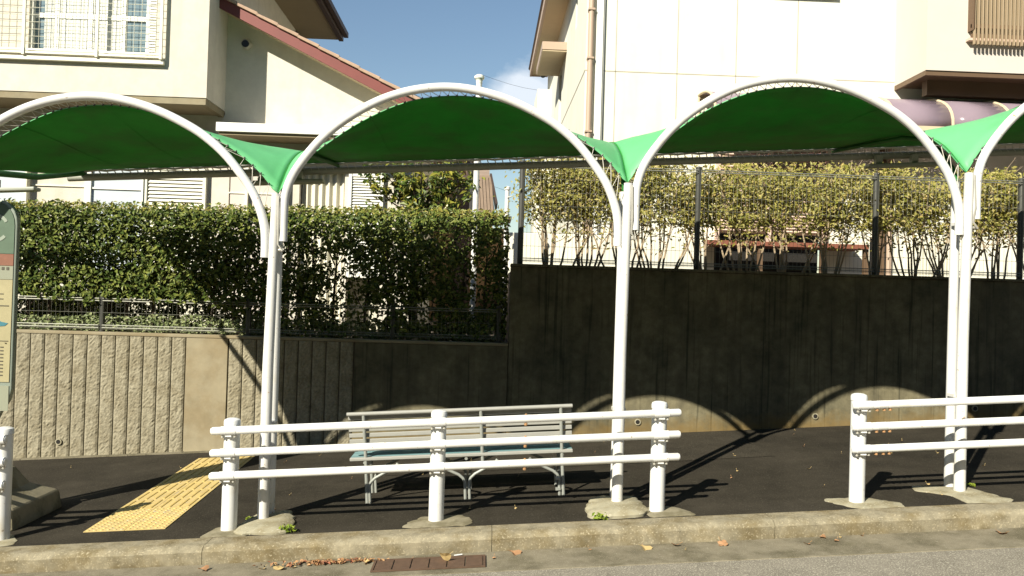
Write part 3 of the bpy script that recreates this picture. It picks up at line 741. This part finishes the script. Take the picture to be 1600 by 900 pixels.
MB().lathe([(.043,0),(.043,.036),(.052,.05),(.068,.065),(.068,.095),(.04,.115),(.012,.12)],(-.168,10.8,4.565),18).build('cap',M['whitealu'],vp,smooth=True)
MB().tube([(-.13,10.8,4.47),(.03,10.8,4.43)],.013,6).build('side_arm',M['steel'],vp)
vp=empty('vent_pole',(.258,10.8,1.1),'short white pole in front of the sky between tiled roof and fence post','pole')
MB().tube([(.258,10.8,1.1),(.258,10.8,3.14)],.030,12).lathe([(.042,0),(.042,.036),(.015,.05)],(.258,10.8,3.13),12).build('pipe',M['white'],vp,smooth=True)
MB().tube([(.258,10.77,3.02),(.324,10.77,3.04)],.009,6).build('side_arm',M['steel'],vp)
tag(MB().box(.32,3.2,11.6,11.75,1.99,2.62).build('garden_wall',M['stuccoR'],bevel=.01,origin=(1.7,11.7,2.0)),'low cream garden wall behind the leftmost shrubs','garden wall')
for i,(z0,z1) in enumerate(((11.15,11.0),(6.6,6.3))):
    pts=[(-.4+k*.6, 34, z0+(z1-z0)*k/9-.5*math.sin(math.pi*k/9)) for k in range(10)]
    tag(MB().tube(pts,.006,5).build('power_line',M['black']),['thin dark cable crossing the sky, the upper of two','thin dark cable crossing the sky, the lower of two'][i],'power line','cables between the houses')

# ------------------------------------------------------------ bus shelter
sh=empty('bus_shelter',(1.07,6.2,.07),'white arched bus stop shelter with laced green membrane canopy','bus shelter')
COL=[-4.355,-1.65,1.072,3.787,6.50]
YF=6.18; YR=6.335
def rel(x,z): return z+g(x)
TUBER=.0335
PROF=[(.030,2.15),(.030,2.36),(.034,2.52),(.056,2.68),(.107,2.87),(.16,3.01),(.212,3.11),(.266,3.192),(.319,3.25),(.373,3.288),(.43,3.308),(.485,3.31),(.544,3.290),(.609,3.245),(.672,3.18),(.737,3.09),(.80,2.98),(.866,2.815),(.931,2.58),(.959,2.43),(.976,2.28),(.981,2.15),(.981,2.03)]
def arch_at(c0,c1,t):
    n=len(PROF)-1; f_=min(n-1e-6,max(0,t*n)); k=int(f_); u=f_-k
    p=[PROF[max(0,k-1)],PROF[k],PROF[k+1],PROF[min(n,k+2)]]; o=[]
    for j in (0,1):
        a,b,c,d=(q[j] for q in p)
        o.append(.5*((2*b)+(-a+c)*u+(2*a-5*b+4*c-d)*u*u+(-a+3*b-3*c+d)*u**3))
    x=c0+(c1-c0)*o[0]; return Vector((x,YF,o[1]+g(x)))
arch_spans=[]
for i in range(5):
    c0=COL[i]; c1=COL[i+1] if i<4 else COL[4]+2.71
    arch_spans.append((c0,c1))
    MB().tube([arch_at(c0,c1,k/88) for k in range(89)],TUBER,16).build('arch',M['white'],sh,smooth=True)
for i,cx in enumerate(COL):
    zb=g(cx)
    lean=.0
    MB().tube([(cx,YF,zb-.05),(cx,YF,zb+1.2),(cx+.012,YF,zb+2.0),(cx+.02,YF,zb+2.52)],[.044,.041,.037,.035],16).build('front_pole',M['whitepole'],sh,smooth=True)
    A=[(YR,-.05),(YR,1.2),(YR,2.35),(6.41,2.62),(6.60,2.80),(6.85,2.945),(7.2,3.03),(7.8,3.09),(8.68,3.175)]
    MB().tube([(cx+.008,y,zb+z) for y,z in A[:3]]+[(cx+.008,6.345,zb+2.47)],[.040,.038,.034,.032],14).build('rear_pole',M['whitepole'],sh,smooth=True)
    MB().tube([(cx+.018,y,zb+z-.024-(.10*math.sin(math.pi*(y-6.345)/2.335) if i==0 else 0)) for y,z in [(6.345,2.50)]+A[3:]],.030 if i==0 else .020,10).build('canopy_arm',M['armgreen'],sh,smooth=True)
    # clamps and bolts
    for z in (.75,2.12):
        MB().box(cx-.045,cx+.055,YF+.03,YR-.03,zb+z-.012,zb+z+.012).build('clamp',M['whitepole'],sh)
    MB().tube([(cx-.06,YF,zb+2.08),(cx+.09,YF,zb+2.09)],.012,8).build('clamp_bolt',M['steel'],sh)
    MB().tube([(cx+.045,YF-.035,zb+2.50),(cx+.052,YF-.04,zb+2.25),(cx+.05,YF-.02,zb+2.13),(cx+.085,YF-.02,zb+2.08)],.008,6).build('tension_cable',M['steel'],sh,smooth=True)
# rear beam
YB=8.68
def zbeam(x): return 3.175+.0625*x
mb=MB(); mb.tube([(x,YB,zbeam(x)-.082) for x in (-4.5,-1.6,1.1,3.8,6.6,9.2)],.040,14)
mb.build('rear_beam',M['beam'],sh,smooth=True)
# membrane bays
def Acol(v):
    P=[(0,2.53),(.12,2.80),(.27,2.97),(.44,3.05),(.70,3.105),(1,3.175)]
    for (a,za),(b,zb_) in zip(P[:-1],P[1:]):
        if v<=b: 
            t_=(v-a)/(b-a); return za+(zb_-za)*t_
def Asm(v): return (Acol(max(0,v-.05))+2*Acol(v)+Acol(min(1,v+.05)))/4 if 0.05<v<.95 else Acol(v)
EDGE=[(0,2.53),(.012,2.575),(.03,2.655),(.06,2.755),(.107,2.865),(.16,2.975),(.212,3.07),(.266,3.145),(.319,3.20),(.373,3.235),(.43,3.25),(.485,3.252),(.544,3.24),(.609,3.205),(.672,3.155),(.737,3.085),(.80,3.0),(.866,2.885),(.91,2.79),(.94,2.715),(.965,2.64),(.985,2.565),(1,2.53)]
def edge(u):
    n=len(EDGE)-1
    for k in range(n):
        if u<=EDGE[k+1][0]+1e-9:
            a,b=EDGE[k],EDGE[k+1]; h=b[0]-a[0]; t_=(u-a[0])/h
            m0=(EDGE[k+1][1]-EDGE[k-1][1])/(EDGE[k+1][0]-EDGE[k-1][0]) if k>0 else 3.2
            m1=(EDGE[k+2][1]-EDGE[k][1])/(EDGE[k+2][0]-EDGE[k][0]) if k<n-1 else -3.2
            return (2*t_**3-3*t_**2+1)*a[1]+(t_**3-2*t_**2+t_)*h*m0+(-2*t_**3+3*t_**2)*b[1]+(t_**3-t_**2)*h*m1
    return 2.53
def surf(i,u,v):
    c0,c1=COL[i]+.02,(COL[i+1]+.02 if i<4 else COL[4]+2.71)
    x=c0+(c1-c0)*u; t_=abs(2*u-1)
    hump=1-t_**2.15
    amp=.72*(1-v)**1.35 + .035*math.sin(math.pi*v)
    if i==0: x=x+(1-u)**2*.13*math.sin(math.pi*v)
    Af=Asm(v)
    # mid bay: amplitude measured over the column arm, eased so mid line sags gently to the beam
    zm=3.245+ ( -.125*v - .10*math.sin(math.pi*v))
    z=Af+(zm-Af)*hump if v<1 else 3.175
    if v>.0: z=Af*(1-hump)+ (zm*(1-v**3)+3.175*v**3)*hump
    if v==0: z=2.53+.715*hump
    z+=(edge(u)-(2.53+.715*hump))*(1-v)**3
    if i==0: z-=.10*math.sin(math.pi*v)*(1-u)**4
    yo=.03+.10*math.exp(-((u-.24)/.17)**2)+.04*math.exp(-((u-.85)/.1)**2)
    y=YF+yo+(YB-.05-YF-yo)*v
    return Vector((x,y,z+g(x)))
for i in range(4):
    lac=MB(); laceb=MB(); hk=MB()
    mb=MB(); NU,NV=72,24
    for a in range(NU+1):
        for b in range(NV+1): mb.v.append(tuple(surf(i,a/NU,b/NV)))
    for a in range(NU):
        for b in range(NV):
            k=a*(NV+1)+b; mb.f.append((k,k+NV+1,k+NV+2,k+1))
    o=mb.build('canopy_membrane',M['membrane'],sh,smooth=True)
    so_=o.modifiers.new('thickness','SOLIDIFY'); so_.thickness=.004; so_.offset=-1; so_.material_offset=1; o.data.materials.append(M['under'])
    # hem rope + seam
    hm=MB(); hm.tube([surf(i,a/NU,0)+Vector((0,.006,0)) for a in range(NU+1)],.004,6); 
    sub(hm,'hem',M['membrane'],o)
    # lacing front
    n=40; x0,x1=arch_spans[i]; lpath=[]
    for k in range(1,n):
        u=k/n; e=surf(i,u,0)
        best=min((arch_at(x0,x1,j/100) for j in range(101)),key=lambda q:(q-e).length)
        if u>.86: best=arch_at(x0,x1,.74+(u-.86)*1.25)
        if u<.08: best=arch_at(x0,x1,.10+u*.9)
        dd=(best-e); 
        tgt=best-dd.normalized()*TUBER if dd.length>TUBER else best
        j=.035*(1 if k%2 else -1)
        lpath+=[e,tgt+Vector((.01,-.004,0)),tgt+Vector((.02,0,0))]
        hk.tube([e+Vector((-.007,-.004,-.007)),e+Vector((.006,-.004,.008))],.0055,6)
    lac.tube(lpath,.0030,5,False)
    # lacing at the rear beam
    for k in range(1,34):
        e=surf(i,k/34,1); b_=Vector((e.x+.02,YB-.02,zbeam(e.x)-.045))
        laceb.tube([e,b_,Vector((e.x+.04,YB-.043,zbeam(e.x)-.08))],.006,5,False)
    laceb.tube([surf(i,k/34,1)+Vector((0,.012,-.012+.006*(k%3-1))) for k in range(35)],.013,6,False)
    lac.build('lacing_cord',M['cord'],sh); laceb.build('rear_lacing',M['cord'],sh); hk.build('lacing_hook',M['fence'],sh)
# seams over the column arms
for i in range(4):
    for u in ((0,.25,.5,.75) if i else (.25,.5,.75)):
        a_=[surf(i,u,b/24) for b in range(25)]
        sm=MB()
        for k in range(24):
            p,q=a_[k],a_[k+1]; w_=Vector((.014,0,surf(i,min(1,u+.005),k/24).z-p.z)); w_.z=(surf(i,min(1,u+.005),k/24).z-p.z)
            w2=Vector((.0136*1.0,0,w_.z))
            sm.quad(p+Vector((-.007,0,-.006)),p+Vector((.007,0,-.006)),q+Vector((.007,0,-.006)),q+Vector((-.007,0,-.006)))
        sm.tube([p+Vector((0,0,.003)) for p in a_],.005,6,False)
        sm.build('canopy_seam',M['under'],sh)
# lamps below the rear beam
for a,b in ((-6.0,-4.76),(-2.55,-1.76),(4.13,4.92)):
    zc=zbeam((a+b)/2)-.20
    l_=MB().box(a,b,8.50,8.64,-.022+3.175-.21,.018+3.175-.21,.0625).build('lamp_fixture',M['lamp'],sh,bevel=.012)
    for q in (.12,.62): 
        xx=a+(b-a)*q; sub(MB().box(xx,xx+.07,8.54,8.60,3.175-.192,3.175-.10,.0625),'lamp_bracket',M['beam'],l_)

# ------------------------------------------------------------ guard rails
YP=6.0
def rail_section(x_posts,xl,xr,label,seam=None,loose=()):
    root=empty('guard_rail',((xl+xr)/2,YP,g((xl+xr)/2)),label,'guard rail','white pipe guard rails along the kerb')
    for px in x_posts:
        zb=g(px)
        MB().tube([(px,YP,zb-.06),(px,YP,zb+.775)],.057,24).lathe([(.057,0),(.0605,.004),(.0605,.032),(.055,.046),(.035,.055),(.01,.058)],(px,YP,zb+.775),24).build('post',M['white'],root,smooth=True)
    for h in (.752,.590,.422):
        yr=YP-.057-.026
        pts=[(x,yr,g(x)+h) for x in (xl-.012,xl,xl+(xr-xl)*.5,xr,xr+.012)]
        MB().tube(pts,[.022,.029,.029,.029,.022],18).build('rail',M['white'],root,smooth=True)
        for px in x_posts:
            mb=MB(); bt=MB(); z=g(px)+h
            mb.tube([(px-.055,yr,z-.055*S),(px+.055,yr,z+.055*S)],.0325,16)
            mb.box(px-.022,px+.022,yr-.01,YP-.05,z-.045,z-.026)
            for s_ in (-.045,.045): bt.lathe([(.010,-.016),(.010,.0),(.004,.004)],(px+s_,yr+.004,z-.036+s_*S),8)
            br_=mb.build('bracket',M['white'],root,smooth=True); sub(bt,'bolts',M['steel'],br_)
        for sx in loose:
            mb=MB(); bt=MB()
            mb.tube([(sx,yr,g(sx)+h),(sx+.07,yr,g(sx+.07)+h)],.0305,16)
            for q in (.0,.055,.10): bt.lathe([(.012,-.018),(.012,.0),(.004,.004)],(sx+q,yr+.004,g(sx+q)+h-.030),8)
            br_=mb.build('sleeve',M['white'],root,smooth=True); sub(bt,'bolts',M['rust'],br_)
rail_section([-6.6,-5.03,-3.505],-7.2,-3.455,'white pipe guard rail whose last post stands at the left edge of the view')
rail_section([-1.85,-.318,1.345],-1.965,1.475,'complete white pipe guard rail on three posts in front of the bench',loose=())
rail_section([2.878,4.44,6.0,7.6],2.80,8.0,'white pipe guard rail in front of the right shelter poles',loose=(2.98,))
# rusty bolts below the middle rail section are single small marks
g2=[o for o in C.objects if o.type=='EMPTY' and o.get('category')=='guard rail'][1]
mb=MB()
for h in (.752,.590,.422):
    xx=.33; mb.lathe([(.011,-.016),(.013,0),(.004,.006)],(xx,YP-.083,g(xx)+h-.034),8); mb.lathe([(.009,0),(.009,.006),(.003,.01)],(xx,YP-.083,g(xx)+h+.028),8)
mb.build('rusty_bolt',M['rust'],g2)

# ------------------------------------------------------------ footings
def pad(cx,cy,pts,h,matn,label,dome=.0,grp=None):
    n=len(pts); c=Vector((cx,cy,0)); N=48
    import itertools
    ring=[]
    # resample the outline with slight wobble
    P_=[Vector((p[0],p[1],0)) for p in pts]; per=[]
    for a in range(n):
        A_,B_=P_[a],P_[(a+1)%n]
        for k in range(6): per.append(A_.lerp(B_,k/6))
    # smooth the corners
    for _ in range(2): per=[(per[k-1]+per[k]*2+per[(k+1)%len(per)])/4 for k in range(len(per))]
    per=[p+Vector((noise.noise((p.x*14,p.y*14,0))*.028+noise.noise((p.x*45,p.y*45,0))*.012,noise.noise((p.x*14,p.y*14,7))*.028+noise.noise((p.x*45,p.y*45,7))*.012,0)) for p in per]
    m_=len(per); mb=MB(); cen=sum(per,Vector())/m_
    def P(p,z): return (p.x,p.y,z+g(p.x))
    vs_=[P(p,-.03) for p in per]+[P(p,h*.6) for p in per]+[P(cen.lerp(p,.93),h) for p in per]+[P(cen.lerp(p,.5),h+dome) for p in per]+[P(cen,h+dome)]
    fs=[(r_*m_+k,r_*m_+(k+1)%m_,(r_+1)*m_+(k+1)%m_,(r_+1)*m_+k) for r_ in range(3) for k in range(m_)]+[(3*m_+k,3*m_+(k+1)%m_,4*m_) for k in range(m_)]
    mb.add(vs_,fs); o=mb.build('concrete_footing',M[matn],smooth=True,origin=(cx,cy,g(cx)))
    return tag(o,label,'footing',grp)
pad(-1.6,6.1,[(-1.78,5.84),(-1.36,5.82),(-1.40,6.15),(-1.50,6.42),(-1.72,6.44),(-1.80,6.15)],.024,'pad','pale rounded concrete pad under the left shelter poles',.01,'shelter pole footings')
pad(1.05,6.1,[(.80,5.90),(.90,5.84),(1.20,5.84),(1.28,6.0),(1.25,6.38),(.92,6.42),(.84,6.2)],.034,'pad','pale rounded concrete pad under the middle shelter pole, with a weed beside it',.012,'shelter pole footings')
pad(3.75,6.1,[(3.62,5.83),(4.02,5.83),(3.98,6.05),(3.90,6.36),(3.52,6.40),(3.45,6.25),(3.66,6.08)],.006,'pad','thin ragged concrete patch under the right shelter poles',.004,'shelter pole footings')
pad(-4.3,6.1,[(-4.6,5.84),(-4.1,5.84),(-4.12,6.4),(-4.55,6.42)],.035,'pad','concrete pad left of the view under the first shelter pole',.01,'shelter pole footings')
pad(-1.87,5.95,[(-2.02,5.82),(-1.62,5.82),(-1.66,6.0),(-1.80,6.14),(-1.95,6.10)],.008,'pad_dark','dark ragged concrete patch under the first post of the middle guard rail',0,'guard rail post footings')
pad(-.3,5.95,[(-.56,5.83),(-.06,5.83),(-.04,6.0),(-.16,6.13),(-.42,6.12),(-.52,6.0)],.006,'pad_dark','dark concrete patch under the centre post of the middle guard rail',.004,'guard rail post footings')
pad(1.38,5.95,[(1.24,5.83),(1.62,5.83),(1.56,6.0),(1.46,6.12),(1.28,6.10)],.006,'pad_dark','dark concrete patch under the last guard rail post, touching the middle pole footing',.004,'guard rail post footings')
pad(2.9,5.95,[(2.80,5.82),(3.18,5.82),(3.16,5.95),(3.0,6.12),(2.68,6.14),(2.66,6.06)],.006,'pad','pale concrete patch under the first post of the right guard rail',.004,'guard rail post footings')
pad(-3.5,5.95,[(-3.75,5.83),(-3.33,5.83),(-3.38,6.0),(-3.5,6.12),(-3.72,6.12)],.006,'pad','concrete patch under the post at the left edge of the view',.004,'guard rail post footings')

# ------------------------------------------------------------ tactile paving
tp=empty('tactile_paving',(-2.75,7.5,g(-2.75)),'worn yellow tactile paving strip crossing the sidewalk from kerb to wall','tactile paving')
TY0,TY1=6.10,8.86; nrow=9; th=(TY1-TY0)/nrow
def tx(y,c): # c in 0..1 across, strip leans slightly
    f_=(y-TY0)/(TY1-TY0); return (-2.964-.12*f_)+(.61)*c
mb=MB(); dots=MB(); bars=MB()
for r_ in range(nrow):
    y0=TY0+th*r_+.002; y1=TY0+th*(r_+1)-.002
    for c in (0,1):
        a0,a1=c*.5+.003,c*.5+.497
        P=lambda y,q,z:(tx(y,q),y,g(tx(y,q))+z)
        mb.add([P(y0,a0,.001),P(y0,a1,.001),P(y1,a1,.001),P(y1,a0,.001),P(y0,a0,.006),P(y0,a1,.006),P(y1,a1,.006),P(y1,a0,.006)],
               [(4,5,6,7),(0,1,5,4),(1,2,6,5),(2,3,7,6),(3,0,4,7)])
        if r_<2:
            for i in range(6):
                for j in range(6):
                    q=a0+(a1-a0)*(i+.5)/6; y=y0+(y1-y0)*(j+.5)/6; xx=tx(y,q)
                    dots.lathe([(.014,.004),(.010,.010),(.006,.0108)],(xx,y,g(xx)),8)
        else:
            for i in range(4):
                q=a0+(a1-a0)*(i+.5)/4
                w2=.011
                ya,yb=y0+.015,y1-.015; xa,xb=tx(ya,q),tx(yb,q)
                bars.add([(xa-w2,ya,g(xa)+.005),(xa+w2,ya,g(xa)+.005),(xb+w2,yb,g(xb)+.005),(xb-w2,yb,g(xb)+.005),
                          (xa-w2*.6,ya+.006,g(xa)+.011),(xa+w2*.6,ya+.006,g(xa)+.011),(xb+w2*.6,yb-.006,g(xb)+.011),(xb-w2*.6,yb-.006,g(xb)+.011)],
                         [(4,5,6,7),(0,1,5,4),(1,2,6,5),(2,3,7,6),(3,0,4,7)])
mb.add(dots.v,dots.f); n0=len(mb.f); mb.add(bars.v,bars.f)
o=mb.build('tile_surface',M['yellow'],tp); o.data.materials.append(M['yellowbar'])
for i_,pl_ in enumerate(o.data.polygons):
    if i_>=n0: pl_.material_index=1

# ------------------------------------------------------------ bench (back towards the road)
bn=empty('park_bench',(-.115,6.75,g(-.115)),'pale slatted metal bench standing with its back to the road behind the guard rail','bench',rot=(0,-math.atan(S),0))
XL,XR=-.935,.905   # slat ends in bench space
def TB(pts,r=.0125): return LMB().tube(pts,r,10)
ups=[-.805,.155,.815]; legs=[-.815,.02,.815]
for k,ux in enumerate(ups):
    LB=LMB()
    z0=.0 if k!=1 else .30
    LB.tube([(ux,-.14,z0),(ux,-.14,.36),(ux,-.165,.55),(ux,-.19,.735)],.0145,10)
    LB.build('back_upright',M['benchmetal'],bn,smooth=True)
for k,ux in enumerate(legs):
    for yy in (-.14,.22):
        for s_ in ((1,) if k==0 else ((-1,) if k==2 else (-1,1))):
            o0=.018*s_ if k==1 else .032*s_
            LMB().tube([(ux+o0,yy,0),(ux+o0,yy,.14),(ux+o0+.015*s_,yy,.175),(ux+o0+.05*s_,yy,.205),(ux+o0+.22*s_,yy,.29),(ux+o0+.24*s_,yy,.318)],.0125,10).build('leg_brace',M['benchmetal'],bn,smooth=True)
        if k!=1 and yy>0: LMB().tube([(ux,yy,0),(ux,yy,.34)],.0145,10).build('front_leg',M['benchmetal'],bn,smooth=True)
    LMB().tube([(ux,-.15,.335),(ux,.30,.355)],.013,8).build('seat_bearer',M['benchmetal'],bn,smooth=True)
for (xx,zz) in ((.77,.045),(.77,.13)):
    LMB().box(xx-.02,xx+.02,-.165,-.135,zz,zz+.02).build('foot_clip',M['benchmetal'],bn)
for k in range(6):
    z=.445+k*.049; yb=-.150-.035*(k/6)
    LMB().box(XL,XR,yb+.018,yb+.032,z,z+.034).build('back_slat',M['slat'],bn,bevel=.004)
LMB().tube([(XL-.005,-.19,.742),(XR+.005,-.19,.742)],.017,12).build('top_rail',M['slat'],bn,smooth=True)
for k in range(7):
    y=-.11+k*.064
    LMB().box(XL,XR,y,y+.048,.362+(.0 if k else -.004),.378).build('seat_slat',M['seatslat'],bn,bevel=.004)
LMB().box(XL,XR,-.158,-.120,.352,.378).build('seat_edge',M['slat'],bn,bevel=.005)

# ------------------------------------------------------------ bus stop sign on its concrete base
bs=empty('bus_stop_sign',(-3.965,6.62,g(-3.965)),'tall bus stop sign with rounded green top and yellowed timetable, cut by the left edge','sign')
bx,by=-3.965,6.5; zb=g(bx)
def face(w2,z0,z1,top=False,pinch=False,y=by,th=.03,grow=0):
    pts=[]
    w2=w2+grow
    if top:
        for k in range(13):
            a=math.pi*k/12; pts.append((bx+w2*math.copysign(abs(math.cos(a))**.8,math.cos(a)),z1-.19+(.19+grow)*math.sin(a)))
    else: pts+= [(bx+w2,z1),(bx-w2,z1)]
    if pinch:
        pts+=[(bx-w2,z0+.45),(bx-w2*.9,z0+.36),(bx-w2*.62,z0+.27),(bx-w2*.40,z0+.17),(bx-w2*.36,z0),(bx+w2*.36,z0),(bx+w2*.40,z0+.17),(bx+w2*.62,z0+.27),(bx+w2*.9,z0+.36),(bx+w2,z0+.45)]
    else: pts+=[(bx-w2,z0),(bx+w2,z0)]
    return pts
W2=.205
full=face(W2,zb+.62,zb+2.59,True,True)
MB().prism(full[::-1],'y',by,by+.05).build('sign_frame',M['frame_grey'],bs,bevel=.008)
def panel(z0,z1,mn,name,top=False,w2=W2-.018):
    return MB().prism(face(w2,z0,z1,top)[::-1],'y',by-.006,by-.0005).build(name,M[mn],bs)
gpan=panel(zb+2.155,zb+2.572,'sign_green','green_panel',True)
panel(zb+2.06,zb+2.152,'sign_red','red_band')
panel(zb+1.95,zb+2.057,'sign_grey','grey_band')
bp=panel(zb+1.13,zb+1.947,'sign_beige','timetable_panel')
panel(zb+.90,zb+1.10,'sign_grey','lower_notice')
# white emblem ring on the green panel
mb=MB(); n=36; cz=zb+2.36; cx_=bx+.045
vs_=[]
for r_ in (.085,.112):
    for k in range(n): vs_.append((cx_+r_*math.cos(2*math.pi*k/n)*.9,by-.009,cz+r_*math.sin(2*math.pi*k/n)))
mb.add(vs_,[(k,(k+1)%n,(k+1)%n+n,k+n) for k in range(3,n-4)])
sub(mb,'emblem_ring',M['sign_white'],gpan)
mb=MB()
for k in range(9): mb.box(bx-.16+k*.037,bx-.16+k*.037+.020,by-.009,by-.007,zb+2.025,zb+2.048)
for z in (1.84,1.80): mb.box(bx-.16,bx+.12,by-.009,by-.007,zb+z-.01,zb+z-.004)
mb.box(bx+.05,bx+.165,by-.009,by-.007,zb+1.735,zb+1.742)
mb.box(bx-.16,bx+.17,by-.009,by-.007,zb+1.455,zb+1.460)
for c in range(6):
    for r_ in range(9): mb.box(bx-.15+c*.052,bx-.15+c*.052+.026,by-.009,by-.007,zb+1.18+r_*.028,zb+1.188+r_*.028)
mb.lathe([(.007,0),(.007,.004)],(bx+.15,by-.009,zb+1.44),10)
sub(mb,'printed_lines',M['sign_ink'],bp)
mb=MB(); pts=[(bx+.02,1.60),(bx+.07,1.635),(bx+.11,1.61),(bx+.165,1.60),(bx+.14,1.578),(bx+.08,1.572),(bx+.03,1.575)]
mb.prism([(x,z+zb) for x,z in pts][::-1],'y',by-.009,by-.007); sub(mb,'blue_mark',M['sign_blue'],bp)
MB().tube([(bx+.05,by+.03,zb+.20),(bx+.05,by+.03,zb+.75)],.025,12).tube([(bx-.05,by+.03,zb+.20),(bx-.05,by+.03,zb+.75)],.025,12).build('sign_pole',M['white'],bs,smooth=True)
# heavy concrete foot with sloping shoulders
cbx,cby=-3.98,6.58; zc=g(cbx)
P0=[(.42,.0),(.44,.03),(.42,.18),(.25,.27),(.16,.42)]
mb=MB(); vs_=[]; 
for r_,z in P0:
    for k in range(4):
        a=[(-1,-1),(1,-1),(1,1),(-1,1)][k]; vs_.append((cbx+a[0]*r_*.98,cby+a[1]*r_*.82,zc+z))
mb.add(vs_,[(i*4+k,i*4+(k+1)%4,(i+1)*4+(k+1)%4,(i+1)*4+k) for i in range(4) for k in range(4)]+[(3,2,1,0),(16,17,18,19)])
mb.build('concrete_base',M['pad_dark'],bs,bevel=.02)

# ------------------------------------------------------------ drain grate, leaves, weeds
dg=empty('drain_grate',(-.32,5.38,g(-.32)-.115),'rusty brown drain cover set in the gutter below the kerb','drain cover')
MB().box(-.70,.055,5.27,5.285,-.115,-.106,S).box(-.70,.055,5.485,5.50,-.115,-.106,S).box(-.70,-.685,5.285,5.485,-.115,-.106,S).box(.04,.055,5.285,5.485,-.115,-.106,S).build('frame',M['grate'],dg)
mb=MB()
for i in range(6):
    x0=-.683+i*.1205; mb.box(x0+.003,x0+.1155,5.287,5.483,-.114,-.109,S)
mb.build('cover_plate',M['grate'],dg)
def dead_leaf(name,x,y,zoff,size,mt_,label,kind='round',rot=0,tilt=.3,grp=None):
    mb=LMB(); n=14; pts=[]
    for k in range(n):
        a=2*math.pi*k/n
        r_=size*(.5+(.16*math.cos(3*a) if kind=='lobed' else 0)+(.10*math.cos(a)))
        pts.append((r_*math.cos(a),r_*.75*math.sin(a),.22*r_*math.sin(2*a+1)+.15*r_))
    mb.add([(0,0,0)]+pts,[(0,k+1,(k+1)%n+1) for k in range(n)])
    mb.tube([(-size*.4,0,.01),(-size*.75,size*.05,.02)],.0015,4)
    o=mb.build(name,M[mt_]); o.location=(x,y,g(x)+zoff); o.rotation_euler=(tilt,tilt*.5,rot)
    return tag(o,label,'leaf',grp)
random.seed(5)
GL='small dry leaves scattered in the gutter'
dead_leaf('fallen_leaf',-.215,5.40,-.075,.10,'dryyel','large pale yellow leaf standing on the rusty drain cover','round',2.4,.9)
dead_leaf('fallen_leaf',-1.84,5.44,-.10,.07,'dry','reddish leaf in the gutter well left of the drain cover','lobed',1.2,.2)
dead_leaf('fallen_leaf',.25,5.50,-.105,.08,'dry','brown lobed leaf in the gutter just right of the drain cover','lobed',.6,.4)
dead_leaf('fallen_leaf',1.38,5.52,-.105,.065,'dry','reddish leaf below the last post of the middle guard rail','round',2.6,.3)
dead_leaf('fallen_leaf',1.15,5.48,-.105,.075,'dryyel','pale curled leaf at the kerb below the middle shelter pole','lobed',.3,.5)
for i in range(22):
    x=random.uniform(-2.4,4.2)
    dead_leaf('fallen_leaf',x,random.uniform(5.42,5.56),-.110,random.choice((.02,.03,.04,.06,.075)),random.choice(('dry','dry','dryyel')),'small dry leaf lying in the gutter against the kerb','lobed',random.uniform(0,6),random.uniform(.1,.5),GL)
for i in range(46):
    x=random.uniform(-4.8,4.6)
    dead_leaf('fallen_leaf',x,random.uniform(6.1,9.1),.004,random.uniform(.014,.032),random.choice(('dry','dryyel','dryyel')),'tiny pale leaf lying on the dark sidewalk','round',random.uniform(0,6),random.uniform(.1,.4),'tiny leaves scattered on the sidewalk')
mb=MB()
for i in range(130):
    x=random.gauss(-1.02,.17); y=random.gauss(5.485,.018); 
    leaf(mb,Vector((x,y,g(x)-.112+random.uniform(0,.02))),Vector((0,-.2,1))+rv(.3),random.uniform(.02,.045),.6)
tag(mb.build('leaf_litter',M['dry']),'heap of small orange brown leaves gathered in the gutter','leaf litter',kind='stuff')
cg=MB().tube([(-.16,5.515,g(-.16)-.108),(-.105,5.53,g(-.1)-.108)],.0045,8).build('cigarette_butt',M['white'],origin=(-.13,5.52,g(-.13)-.108)); tag(cg,'white cigarette butt beside the pale leaf on the drain','cigarette butt')
def weed(x,y,n,s,label):
    mb=MB()
    for k in range(n):
        a=random.uniform(0,6.28); r_=random.uniform(.01,s)
        leaf(mb,Vector((x+r_*math.cos(a),y+r_*.5*math.sin(a),g(x)+random.uniform(.01,s*.8))),Vector((0,-.3,1))+rv(.5),random.uniform(.02,.04),.5)
    o=mb.build('weed',M['weed'],origin=(x,y,g(x))); return tag(o,label,'weed','weeds at the shelter footings')
weed(-1.38,5.86,60,.065,'bright green weed at the corner of the left pole footing')
weed(.885,5.82,45,.07,'bright green weed in front of the middle pole footing')
weed(-1.76,6.22,20,.04,'small weed tuft between the first guard rail post and the left pole footing')
weed(3.95,6.30,20,.035,'thin dry weed right of the right shelter poles')
